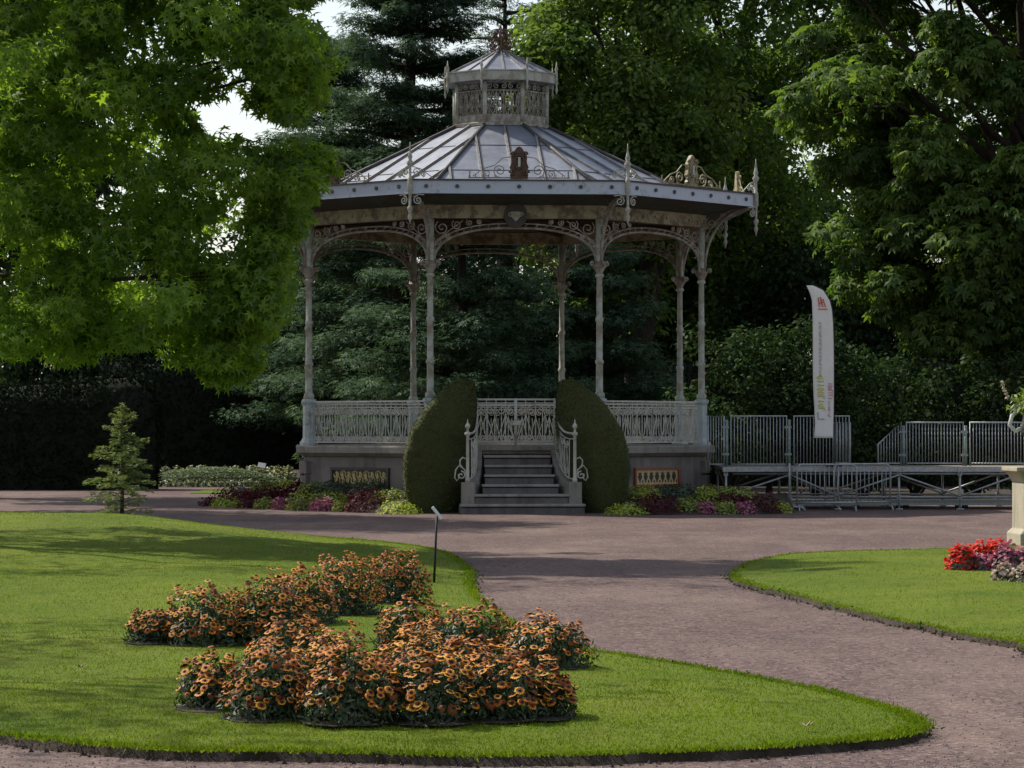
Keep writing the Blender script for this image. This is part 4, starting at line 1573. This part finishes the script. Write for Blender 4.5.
barrier('steel crowd barrier standing on the gravel in front of the stage', (gx(797, 54.9), 54.9, 0), 1.12, R(-3))
barrier('steel crowd barrier seen edge on beside the end of the flower bed', (gx(788, 55.0), 54.75, 0), 1.1, R(84))
barrier('steel crowd barrier leaning behind the one standing on the gravel', (gx(834, 55.45), 55.4, 0), 1.1, R(8))

FYB = SY + .012
ban = thing('feather_banner', 'tall white feather banner with red mark and coloured lettering on the stage', 'banner', (gx(826, SY - .15), SY - .15, 0))
bz = lambda y: CAM_Z + (HOR - y) / F_PX * (SY - .15)
bx_ = lambda x: gx(x, SY - .15) - ban.location.x
rowsB = [(285.5, 806.5, 813), (287, 807, 818), (290, 808.5, 823), (295, 810.5, 827), (301, 812, 830), (310, 812.3, 832), (322, 812.6, 833), (340, 812.8, 833.6), (365, 812.8, 833.8), (390, 813.5, 833.8), (410, 814.6, 833.6), (425, 815, 833.2), (438, 814, 832.8)]


def brow(y):
    ys = [r[0] for r in rowsB]
    return np.interp(y, ys, [r[1] for r in rowsB]), np.interp(y, ys, [r[2] for r in rowsB])


def bpt(y, k, q=0.):
    l, r_ = brow(y)
    x = l + (r_ - l) * k
    return (bx_(x), .035 * math.sin(y * .035 + 1.4 * k) * (1 - k) - q, bz(y))


m = MB()
ny, nk = 60, 8
yl = [285.5 + (438 - 285.5) * (i / ny) ** 1.15 for i in range(ny + 1)]
m.add([bpt(y, k / nk) for y in yl for k in range(nk + 1)], [(i * (nk + 1) + k, i * (nk + 1) + k + 1, (i + 1) * (nk + 1) + k + 1, (i + 1) * (nk + 1) + k) for i in range(ny) for k in range(nk)], 0, True)
cl = m.build('cloth', 'cloth', ban)
sm = cl.modifiers.new('thickness', 'SOLIDIFY'); sm.thickness = .004
m = MB()
m.tube([(bx_(834), .02, SZ), (bx_(834.3), .02, bz(380)), (bx_(833.5), .01, bz(320)), (bx_(831), .005, bz(302)), (bx_(824), .003, bz(290)), (bx_(813), 0, bz(285))], .012, 6)
m.box((bx_(834), .02, SZ + .02), (.3, .05, .03))
m.box((bx_(834), .02, SZ + .02), (.05, .3, .034))
m.build('pole', 'black_metal', ban)
m = MB()
E = lambda pts, r=.012: m.tube([bpt(y, k, .012) for y, k in pts], r, 4)
E([(307, .38), (298, .40), (297, .55), (303, .57), (303, .42)])
E([(307, .56), (300, .50), (299, .66), (307, .70)])
E([(309, .30), (309, .78)])
m.build('emblem', 'red_ink', ban)


def strokes(y0, y1, k0, k1, n, mat, r):
    """a line of illegible lettering that runs up the cloth"""
    m = MB()
    rr = random.Random(n)
    st = (y1 - y0) / n
    for i in range(n):
        y = y0 + st * i
        typ = rr.randint(0, 3)
        dk = k1 - k0
        if typ == 0: ps = [[(y, k0), (y, k1)], [(y, k1), (y + st * .6, k1)]]
        elif typ == 1: ps = [[(y + st * (.35 + .32 * math.sin(t)), k0 + dk * (.5 + .5 * math.cos(t))) for t in np.linspace(0, 6.28, 9)]]
        elif typ == 2: ps = [[(y, k0 + dk * .3), (y + st * .6, k0 + dk * .3)], [(y + st * .3, k0), (y + st * .3, k1)]]
        else: ps = [[(y + st * (.35 + .32 * math.sin(t)), k0 + dk * (.5 + .5 * math.cos(t))) for t in np.linspace(.6, 5.4, 8)]]
        for p in ps:
            m.tube([bpt(a, b, .010) for a, b in p], r, 4)
    m.build('lettering', mat, ban)


strokes(322, 378, .30, .42, 30, 'grey_ink', .004)
strokes(376, 412, .20, .52, 9, 'lime_ink', .012)
strokes(383, 400, .72, .94, 7, 'pink_ink', .008)
strokes(401, 418, .72, .82, 9, 'pink_ink', .005)
m = MB()
m.tube([bpt(412, .18, .012), bpt(419, .18, .012), bpt(419, .52, .012)], .010, 4)
m.build('lettering', 'grey_ink', ban)

# ------------------------------------------------------------------ pedestal, urn and flowers at the edge of the frame
PY = 37.6
pc = gx(1046, PY)
pz = lawn_z(pc, PY)
ped = thing('stone_pedestal', 'pale square stone pedestal with moulded cap on the sunlit lawn', 'pedestal', (pc, PY, pz - .01), R(2))
q2 = math.sqrt(2)
m = MB()
H = CAM_Z + (HOR - 466) / F_PX * PY - pz
hw = 28.5 / F_PX * PY
m.lathe([(r * q2, z) for r, z in ((hw + .06, 0), (hw + .06, .16), (hw + .03, .19), (hw, .22), (hw, H - .20))], 4, a0=PI / 4, smooth=False)
m.build('shaft', 'pedestal_stone', ped, .01)
m = MB()
m.lathe([(r * q2, z) for r, z in ((hw + .002, H - .198), (hw + .02, H - .15), (hw + .05, H - .10), (hw + .09, H - .06), (hw + .115, H - .055), (hw + .115, H), (.1, H + .002))], 4, a0=PI / 4, smooth=False)
m.build('cap', 'pedestal_stone', ped, .008)
urn = thing('garden_urn', 'dark weathered metal urn with pale handles on the stone pedestal', 'urn', (pc, PY, pz + H - .006))
m = MB()
m.lathe([(.29, 0), (.29, .04), (.24, .06), (.15, .10), (.085, .17), (.08, .22), (.12, .25), (.11, .28), (.20, .34), (.29, .44), (.32, .54), (.30, .62), (.29, .68), (.34, .74), (.37, .76), (.36, .79), (.31, .77), (.28, .70), (.02, .66)], 24)
for k in range(16):
    a = k * PI / 8
    m.tube([(r * math.sin(a), -r * math.cos(a), z) for r, z in ((.15, .30), (.23, .36), (.305, .46), (.325, .54))], [.012, .03, .035, .01], 5)
m.build('bowl', 'urn_iron', urn)
for s in (-1, 1):
    m = MB()
    m.tube([(s * .30, 0, .50), (s * .40, 0, .46), (s * .47, 0, .54), (s * .44, 0, .66), (s * .37, 0, .72), (s * .42, 0, .79), (s * .46, 0, .74)], [.03, .028, .03, .026, .022, .02, .015], 7)
    m.build('handle', 'plate', urn)
m = MB()
pl_ = thing('urn_plant', 'bright green feathery plant with a pale spike growing in the urn', 'plant', (pc, PY, pz + H + .70))
n = 900
d = rand_dirs(n); d[:, 2] = np.abs(d[:, 2]) * .8
k = rng.random(n) ** .4
P = d * np.array([.50, .40, .42]) * k[:, None]
leaf_mesh('foliage', 'lf_urn', P, d + rng.normal(size=(n, 3)) * .5 + np.array([0, 0, .3]), d + rng.normal(size=(n, 3)) * .4, rng.uniform(.06, .13, n), SLIM, np.clip(rng.normal(.5, .25, n), 0, 1), pl_)
m.tube([(-.1, 0, 0), (-.40, 0, .12), (-.52, 0, .22), (-.565, 0, .36)], .006, 5)
m.build('stem', 'lf_urn', pl_)
n = 60
t = rng.random(n)
P = np.stack([-.50 - .07 * t, rng.normal(0, .012, n), .18 + .22 * t], 1)
leaf_mesh('flower_spike', 'lf_white', P, rng.normal(size=(n, 3)), rng.normal(size=(n, 3)), rng.uniform(.02, .04, n), ROUND, rng.random(n), pl_)

bl = [('red_flower_plant', 'bright red flower cushion at the tip of the pedestal bed', 961, 570, 30, 27, 'lf_red'),
      ('red_flower_plant', 'bright red flower cushion between the tip and the pink flowers', 980, 567, 28, 27, 'lf_red'),
      ('red_flower_plant', 'bright red flower cushion against the pedestal foot', 998, 562, 26, 24, 'lf_red'),
      ('pink_flower_plant', 'dusty pink flower cushion in front of the red flowers', 984, 570, 30, 16, 'lf_pink'),
      ('pink_flower_plant', 'dusty pink flower cushion below the pedestal edge', 1006, 571, 30, 28, 'lf_pink'),
      ('pink_flower_plant', 'dusty pink flower cushion in front of the pedestal shaft', 1028, 569, 32, 26, 'lf_pink'),
      ('white_flower_plant', 'low cream and white flower clump on the lawn edge of the pedestal bed', 1004, 582, 24, 18, 'lf_white'),
      ('white_flower_plant', 'low cream and white flower clump cut by the frame edge', 1024, 584, 26, 20, 'lf_white')]
for nm, lab, x, yb, w_, h_, mt in bl:
    Y = (CAM_Z - .10) * F_PX / (yb - HOR) + .1
    o = mound_plant(nm, lab, 'flowers', x, yb, w_, h_, mt, leaf=ROUND, size=.045, n=700, Y=Y, group='flowers round the stone pedestal')
    n = 160
    s = Y / F_PX
    d = rand_dirs(n); d[:, 2] = np.abs(d[:, 2])
    P = d * np.array([w_ * s / 2, w_ * s / 2, h_ * s * .8]) * .97
    leaf_mesh('leaves', 'lf_dkgreen' if mt != 'lf_white' else 'lf_shrub', P, d, d + rng.normal(size=(n, 3)) * .6, rng.uniform(.04, .07, n), KITE, rng.random(n), o)

# ------------------------------------------------------------------ young cedar on the hump of the lawn
CY = 44.6
cx = gx(122, CY)
cb = Vector((cx, CY, lawn_z(cx, CY)))
cb.z += .06
fir = thing('young_cedar', 'small young cedar with open feathery tiers on the hump of the lawn', 'tree', cb)
CH = (519 - 394) / F_PX * CY
m = MB()
m.tube([(0, 0, -.05), (.01, 0, CH * .4), (-.01, 0, CH * .75), (.05, 0, CH * 1.0)], [.035, .024, .013, .004], 6)
Ps, Us, Ns, Ss = [], [], [], []
nb = 76
for i in range(nb):
    t = (i + .3) / nb
    z = CH * (.05 + .92 * t)
    a = i * 2.4 + random.uniform(-.7, .7)
    L = (.64 * (1 - t) ** .8 + .04) * random.uniform(.5, 1.3) * min(1, .75 + 2.5 * t)
    dv = Vector((math.cos(a), math.sin(a), .05 + .5 * t + random.uniform(-.12, .2)))
    p0 = Vector((0, 0, z))
    tip = p0 + dv * L + Vector((0, 0, -.10 * L))
    m.tube([p0, p0 + dv * L * .5, tip], [.008, .006, .003], 4)
    nq = int(95 * L / .5) + 14
    for q in range(nq):
        u = random.random() ** .7
        c = p0 + dv * L * u + Vector((0, 0, -.22 * L * u * u))
        sd_ = Vector((-dv.y, dv.x, 0)) * random.uniform(-1, 1) * .20 * L * (1.15 - u) * 1.2
        Ps.append(c + sd_ + Vector((0, 0, random.uniform(-.03, .03))))
        Us.append(dv + sd_ * 5 + Vector((random.gauss(0, .35), random.gauss(0, .35), random.gauss(.05, .25))))
        Ns.append(Vector((random.gauss(0, .35), random.gauss(0, .35), 1)))
        Ss.append(random.uniform(.035, .07))
m.build('trunk', 'bark', fir)
n = len(Ps)
leaf_mesh('crown', 'lf_fir', np.array(Ps), np.array(Ns), np.array(Us), np.array(Ss), SPRIG, np.clip(rng.normal(.5, .25, n), 0, 1), fir)

# ------------------------------------------------------------------ sweetgum in front of everything on that side
def pick_clumps(n, gen, rad, minsep=0.):
    out = []
    tries = 0
    while len(out) < n and tries < n * 60:
        tries += 1
        c = gen()
        if c is None: continue
        if minsep and any((c - q[0]).length < minsep for q in out): continue
        r = random.uniform(*rad)
        out.append((c, (r, r, r * .72)))
    return out


RIGHT_EDGE = ([-200, 0, 55, 95, 115, 145, 180, 215, 260, 310, 350, 385], [318, 312, 320, 308, 298, 320, 318, 302, 292, 274, 252, 238])
BOTTOM = ([-150, 0, 25, 55, 95, 120, 155, 185, 205, 230, 255, 290, 330], [395, 376, 372, 384, 352, 362, 378, 372, 380, 388, 360, 320, 160])
HOLES = [(205, 100, 30, 19), (152, 158, 24, 12), (232, 232, 20, 16), (135, 50, 16, 16), (312, 132, 18, 20)]


def gum_visible():
    x, y = random.uniform(-60, 340), random.uniform(-150, 400)
    if x > np.interp(y, *RIGHT_EDGE) - 12: return None
    if y > np.interp(x, *BOTTOM) - 22: return None
    for hx, hy, a, b in HOLES:
        if ((x - hx) / a) ** 2 + ((y - hy) / b) ** 2 < 1.15 and random.random() < .96: return None
    return px(x, y, 36.3 + random.gauss(0, 1.0))


def gum_rest():
    d = Vector(rand_dirs(1)[0])
    c = Vector((-8.6, 37, 7.6)) + Vector((d.x * 5.6, d.y * 4.6, d.z * 5.2)) * random.uniform(.6, 1)
    if c.z < 2.6: return None
    u = 512 + c.x / c.y * F_PX
    v = HOR - (c.z - CAM_Z) / c.y * F_PX
    if u > -30 and v > -110: return None
    if u > 300: return None
    return c


gum = pick_clumps(310, gum_visible, (.26, .46))


def gum_rim():
    y = random.uniform(-60, 385)
    if 110 < y < 150: return None
    return px(np.interp(y, *RIGHT_EDGE) - random.uniform(4, 40), y, 36.3 + random.gauss(0, .7))


gum += pick_clumps(85, gum_rim, (.24, .36))


rest = [(c, r, .5) for c, r in pick_clumps(75, gum_rest, (.5, .8))]


def added_gum():  # crown of the added sweetgum, out of view, that shades the flowers
    dd = Vector(rand_dirs(1)[0])
    c = Vector((-9.3, 21.6, 7.4)) + Vector((dd.x * 4.8, dd.y * 5.0, dd.z * 3.8)) * random.uniform(.4, 1)
    return c if c.x < -.19 * c.y - 1.0 and c.z > 3 else None


tree('sweetgum_tree', 'added sweetgum out of view beside the lawn, placed to shade the orange flower clumps', (-10., 21.6, 0), 10.5, .3, [(c, r, .5) for c, r in pick_clumps(72, added_gum, (.6, 1.0))], STAR, 'lf_amber', per=110, size=.16, limbs=18, up=.35, droop=.8, jit=.55)
tree('sweetgum_tree', 'large bright green sweetgum with star shaped leaves hanging over the lawn', (-10.6, 37.6, 0), 10.5, .30, gum + rest, STAR, 'lf_amber', per=135, size=.150, limbs=8, up=.35, droop=.8, jit=.55)

# ------------------------------------------------------------------ trees, hedges and shrubs behind
def blob(cen, rad, n, crad, lo=.55, zmin=.8, flat=.75, keep=None):
    out = []
    while len(out) < n:
        d = Vector(rand_dirs(1)[0])
        c = Vector(cen) + Vector((d.x * rad[0], d.y * rad[1], d.z * rad[2])) * random.uniform(lo, 1.)
        if c.z < zmin: continue
        if keep and not keep(c): continue
        r = random.uniform(*crad)
        out.append((c, (r, r, r * flat)))
    return out


# chestnut at the edge of the frame: deep crown that hangs low over the stage
CHX = gx(1010, 70)
tree('chestnut_tree', 'huge dark chestnut with drooping layers of leaves towering over the metal stage', (CHX + .6, 70, 0), 15, .45,
     blob((CHX + .4, 69.5, 10.2), (5.4, 4.2, 7.4), 300, (.65, 1.15), .68, 3.2, .6) + blob((CHX, 70, 5.2), (4.4, 3.4, 2.4), 40, (.6, .95), .6, 3.0, .55), PALM, 'lf_chestnut', per=190, size=.21, limbs=26, up=.8, droop=.75, jit=.5, topbias=.35)
# two broad trees behind the roof
tree('lime_tree', 'tall broadleaf tree with sunlit yellow green side rising behind the roof lantern', (gx(640, 84), 84, 0), 17, .4,
     blob((gx(622, 84), 84, 11.0), (3.2, 3.0, 6.6), 190, (.55, 1.0), .6, 4.2, .8), KITE, 'lf_mid', per=300, size=.20, limbs=22, up=.5, droop=.4)
tree('oak_tree', 'dark broadleaf tree full of tiny sky gaps between the lime and the chestnut', (gx(745, 88), 88, 0), 18, .45,
     blob((gx(742, 88), 88, 11.0), (3.9, 3.4, 7.4), 190, (.6, 1.05), .6, 3.2, .8), KITE, 'lf_chestnut', per=270, size=.20, limbs=24, up=.5, droop=.4)
tree('beech_tree', 'dark tree seen far back between the broadleaf trees', (gx(690, 98), 98, 0), 18, .4,
     blob((gx(690, 98), 98, 9.5), (4.6, 2.6, 8.0), 150, (.8, 1.3), .5, 1.5, .8), KITE, 'lf_dark', per=230, size=.26, limbs=16)


# cedars: flat tiers of bluish needles on level boughs
def cedar(name, label, base, H, rad, zlo, n, group=None, trunk=.4, per=480, size=.19, lean=0.):
    cl = []
    bx0, by0, _ = base
    tiers = int((H - zlo) / .8)
    root = thing(name, label, 'tree', base, 0, group)
    m = MB()
    m.tube([(0, 0, -.1), (0, 0, .4), (lean * .4, 0, H * .5), (lean, 0, H)], [trunk * 1.3, trunk, trunk * .6, .04], 9)
    for ti in range(tiers):
        t = ti / max(1, tiers - 1)
        z = zlo + (H - zlo - .4) * t
        nb_ = max(4, int(n * (1 - .5 * t)))
        a0 = random.uniform(0, 6)
        for b in range(nb_):
            a = a0 + b * 2 * PI / nb_ + random.uniform(-.3, .3)
            L = rad * (1 - .62 * t ** 1.3) * random.uniform(.68, 1.08)
            zz = z + random.uniform(-.3, .3)
            st_ = Vector((lean * zz / H, 0, zz - .15 * L))
            e = st_ + Vector((L * math.cos(a), L * math.sin(a), .12 * L))
            m.tube(limb_path(st_, e, .04, 4), [.09, .07, .055, .04, .015], 5)
            for q in range(3):
                u = (.45, .75, 1.0)[q]
                c = st_.lerp(e, u) + Vector((random.uniform(-.25, .25), random.uniform(-.25, .25), .10))
                r = random.uniform(.55, .95) * (.7 + .3 * L / rad)
                cl.append((c, (r, r, r * .40)))
    m.build('trunk', 'bark_dark', root)
    P, N, U, S, T = clump_leaves(cl, per / 3, size, up=1.1, droop=.15, shell=.5, jit=.35)
    leaf_mesh('crown', 'lf_cedar', P, N, U, S, SPRIG, T, root)
    return root


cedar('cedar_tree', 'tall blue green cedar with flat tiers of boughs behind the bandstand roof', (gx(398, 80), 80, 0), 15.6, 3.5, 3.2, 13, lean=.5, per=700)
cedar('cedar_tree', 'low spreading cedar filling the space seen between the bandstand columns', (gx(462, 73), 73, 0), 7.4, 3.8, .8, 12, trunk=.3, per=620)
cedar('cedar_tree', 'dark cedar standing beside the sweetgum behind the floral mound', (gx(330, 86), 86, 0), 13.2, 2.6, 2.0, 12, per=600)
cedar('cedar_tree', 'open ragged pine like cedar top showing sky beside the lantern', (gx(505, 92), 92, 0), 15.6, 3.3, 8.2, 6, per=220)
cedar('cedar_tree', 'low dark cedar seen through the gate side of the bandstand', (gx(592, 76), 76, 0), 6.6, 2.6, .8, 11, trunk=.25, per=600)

tree('added_oak', 'tall dense dark evergreen oak added behind the sweetgum foliage to shade the bandstand', (-13.4, 66, 0), 15, .5,  # added tree, mostly unseen, that casts shade on the bandstand
     blob((-12.6, 66, 11.5), (3.9, 3.8, 8.), 130, (.9, 1.4), .5, 3.2, .8), KITE, 'lf_dark', per=230, size=.28, limbs=16)

tree('added_oak', 'dense dark evergreen oak added nearer than its twin behind the sweetgum to shade the gravel', (-14.2, 55, 0), 14, .5,  # second added oak, throws shade over the gravel before the bandstand
     blob((-13.4, 55, 10.5), (4.2, 4.0, 6.8), 120, (.9, 1.4), .5, 3.2, .8), KITE, 'lf_dark', per=220, size=.28, limbs=16)
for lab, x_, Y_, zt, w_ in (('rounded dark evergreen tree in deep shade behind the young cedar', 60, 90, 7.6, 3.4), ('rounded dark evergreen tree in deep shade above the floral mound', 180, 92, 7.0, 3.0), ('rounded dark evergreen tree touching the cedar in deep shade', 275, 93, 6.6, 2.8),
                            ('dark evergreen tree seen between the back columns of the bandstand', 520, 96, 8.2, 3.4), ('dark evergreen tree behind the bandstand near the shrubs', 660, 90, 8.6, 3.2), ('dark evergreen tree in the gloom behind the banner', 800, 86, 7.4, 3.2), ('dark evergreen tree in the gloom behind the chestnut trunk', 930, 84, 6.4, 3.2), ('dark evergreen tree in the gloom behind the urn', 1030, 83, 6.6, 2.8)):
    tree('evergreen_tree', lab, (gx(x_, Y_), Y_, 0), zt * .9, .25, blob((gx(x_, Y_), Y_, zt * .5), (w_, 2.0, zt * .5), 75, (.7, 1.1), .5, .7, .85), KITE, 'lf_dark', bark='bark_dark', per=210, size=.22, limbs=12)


def hedge(name, label, pts, h, th, mat, n, cat='hedge', size=.10, lump=.25):
    """hedge run along pts on the ground"""
    o = thing(name, label, cat, (*pts[0], 0))
    P = np.array(pts, float)
    seg = np.linalg.norm(np.diff(P, axis=0), axis=1)
    L = seg.sum()
    m = MB()
    k = max(4, int(L / .5))
    rows = []
    for i in range(k + 1):
        s = L * i / k
        j = min(int(np.searchsorted(np.cumsum(seg), s - 1e-9)), len(seg) - 1)
        t = (s - (np.cumsum(seg)[j] - seg[j])) / seg[j]
        c = P[j] * (1 - t) + P[j + 1] * t
        d = (P[j + 1] - P[j]) / seg[j]
        nr = np.array((d[1], -d[0]))
        hh = h * (1 + lump * (.5 * math.sin(s * 1.1) + .3 * math.sin(s * 2.7 + 1)))
        row = []
        for q, z in ((1, 0), (1.05, hh * .5), (.9, hh * .85), (.3, hh), (-.3, hh), (-.9, hh * .85), (-1.05, hh * .5), (-1, 0)):
            row.append((c[0] - P[0][0] + nr[0] * q * th / 2, c[1] - P[0][1] + nr[1] * q * th / 2, z))
        rows.append(row)
    m.add([p for r in rows for p in r], [(i * 8 + a, i * 8 + a + 1, i * 8 + 9 + a, i * 8 + 8 + a) for i in range(k) for a in range(7)] + [tuple(range(8)), tuple(k * 8 + a for a in range(8))[::-1]], 0, True)
    m.build('hedge_body', 'hedge_core', o)
    V = np.array(rows)
    i = rng.integers(0, k, n); a = rng.integers(0, 7, n)
    t = rng.random((n, 1)); u = rng.random((n, 1))
    Q = (V[i, a] * (1 - t) + V[i + 1, a] * t) * (1 - u) + (V[i, a + 1] * (1 - t) + V[i + 1, a + 1] * t) * u
    mid = (V[i, 0] + V[i, 7]) / 2 + np.array([0, 0, h * .5])
    N = unit((Q - mid) * np.array([1, 1, .5]))
    leaf_mesh('foliage', mat, Q + N * rng.normal(0, .07, (n, 1)), N + rng.normal(size=(n, 3)) * .5, N + rng.normal(size=(n, 3)) * .8, size * rng.uniform(.7, 1.4, n), KITE, np.clip(rng.normal(.4, .28, n), 0, 1), o)
    return o


MT['hedge_core'] = mottled('hedge_core', (.004, .007, .003), (.010, .016, .006), 6, .95)  # hedge body blackened too, its shade carried by the colour
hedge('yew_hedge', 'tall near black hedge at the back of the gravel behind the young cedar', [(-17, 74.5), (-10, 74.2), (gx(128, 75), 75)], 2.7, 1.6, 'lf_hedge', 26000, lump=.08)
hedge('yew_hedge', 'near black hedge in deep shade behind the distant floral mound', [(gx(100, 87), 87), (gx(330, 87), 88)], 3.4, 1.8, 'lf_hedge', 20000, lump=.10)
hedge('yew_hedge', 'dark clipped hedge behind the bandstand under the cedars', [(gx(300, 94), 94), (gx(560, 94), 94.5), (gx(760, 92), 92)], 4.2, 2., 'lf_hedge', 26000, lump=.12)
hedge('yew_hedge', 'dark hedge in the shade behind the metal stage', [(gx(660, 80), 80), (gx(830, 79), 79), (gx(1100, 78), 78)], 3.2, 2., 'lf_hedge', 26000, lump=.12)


def shrub(label, x, yt, Y, w, mat, n=4200, size=.13, name='laurel_shrub', **kw):
    h = CAM_Z + (HOR - yt) / F_PX * Y
    c = Vector((gx(x, Y), Y, 0))
    o = thing(name, label, 'shrub', c, 0, 'shrubs behind the stage')
    cl = blob((0, 0, h * .52), (w, w * .8, h * .44), 38, (.32, .55), .45, .25, .9)
    m = MB()
    for q in range(9):
        e = random.choice(cl)[0]
        m.tube(limb_path((random.uniform(-.1, .1), random.uniform(-.1, .1), -.05), e, .08, 4), [.04, .03, .025, .015, .008], 5)
    m.build('stems', 'bark_dark', o)
    P, N, U, S, T = clump_leaves(cl, n / 38, size, up=.5, droop=.1, jit=.5)
    leaf_mesh('foliage', mat, P, N, U, S, KITE, T, o)


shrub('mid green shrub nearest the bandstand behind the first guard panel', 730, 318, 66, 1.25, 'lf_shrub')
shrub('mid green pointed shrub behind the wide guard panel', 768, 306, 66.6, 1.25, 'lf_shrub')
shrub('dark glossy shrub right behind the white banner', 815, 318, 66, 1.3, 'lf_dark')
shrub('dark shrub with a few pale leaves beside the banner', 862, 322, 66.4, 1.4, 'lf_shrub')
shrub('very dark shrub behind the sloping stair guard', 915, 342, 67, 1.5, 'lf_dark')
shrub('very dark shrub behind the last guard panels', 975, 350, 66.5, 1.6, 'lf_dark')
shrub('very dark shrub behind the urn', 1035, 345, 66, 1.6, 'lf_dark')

# distant wood that closes the view
cl = []
for i in range(190):
    x = random.uniform(-60, 1090)
    Y = random.uniform(108, 122)
    z = random.uniform(.5, 11.5 + 1.5 * math.sin(x * .02))
    r = random.uniform(1.0, 1.7)
    cl.append((np.array((gx(x, Y), Y, z)), (r, r, r * .8)))
for i in range(70):
    x = random.choice((random.uniform(-60, 40), random.uniform(560, 1090), random.uniform(560, 1090)))
    Y = random.uniform(112, 125)
    r = random.uniform(1.0, 1.8)
    cl.append((np.array((gx(x, Y), Y, random.uniform(10, 17.5))), (r, r, r * .8)))
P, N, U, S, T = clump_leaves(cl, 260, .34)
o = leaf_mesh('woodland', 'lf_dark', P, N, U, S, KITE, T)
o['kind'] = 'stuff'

m = MB()
ov = [(gx(690, 62), 61.5), (gx(1200, 60), 60.5), (40, 60), (40, 140), (-40, 140), (-40, 76), (-14, 75), (gx(140, 74), 74), (gx(150, 84), 84), (gx(300, 84), 82), (gx(330, 68), 68.5), (gx(500, 67), 67.5), (gx(650, 66), 66)]
m.add([(x, y, .006) for x, y in ov], [tuple(range(len(ov)))])
tag(m.build('dark_ground', 'soil'), kind='structure')  # dark sheet put down to darken the ground behind stage and under trees

# ------------------------------------------------------------------ camera and light
cam = bpy.data.cameras.new('camera')
cam.sensor_width = 36.
cam.lens = F_PX / 1024 * 36
cam.clip_start = .5
cam.clip_end = 2000
co = bpy.data.objects.new('camera', cam)
COL.objects.link(co)
co.location = (0, 0, CAM_Z)
co.rotation_euler = (R(90) + math.atan((HOR - 384) / F_PX), 0, 0)
scene.camera = co

SUN_AZ, SUN_EL = R(-54), R(48)        # azimuth from the view direction (+y), towards +x
sd = Vector((math.sin(SUN_AZ) * math.cos(SUN_EL), math.cos(SUN_AZ) * math.cos(SUN_EL), math.sin(SUN_EL)))
sun = bpy.data.lights.new('sun', 'SUN')
sun.energy = 4.
sun.angle = R(.6)
sun.color = (1., .93, .80)
so = bpy.data.objects.new('sun', sun)
COL.objects.link(so)
so.rotation_euler = (-sd).to_track_quat('-Z', 'Y').to_euler()
so.location = (0, 0, 60)

w = bpy.data.worlds.new('World')
scene.world = w
w.use_nodes = True
nt = w.node_tree
nt.nodes.clear()
sky = nt.nodes.new('ShaderNodeTexSky')
sky.sky_type = 'NISHITA'
sky.sun_disc = False
sky.sun_elevation = SUN_EL
sky.sun_rotation = SUN_AZ
sky.air_density = 1.2
sky.dust_density = 1.5
sky.ozone_density = 1.
bg = nt.nodes.new('ShaderNodeBackground')
bg.inputs[1].default_value = .11
ow = nt.nodes.new('ShaderNodeOutputWorld')
hs = nt.nodes.new('ShaderNodeHueSaturation')
hs.inputs['Saturation'].default_value = .55
nt.links.new(sky.outputs[0], hs.inputs['Color'])
nt.links.new(hs.outputs[0], bg.inputs[0])
nt.links.new(bg.outputs[0], ow.inputs[0])

scene.view_settings.view_transform = 'Standard'
scene.view_settings.look = 'None'
scene.view_settings.gamma = 1
scene.view_settings.use_curve_mapping = False
scene.view_settings.exposure = .6
scene.cycles.max_bounces = 6
scene.cycles.transparent_max_bounces = 4
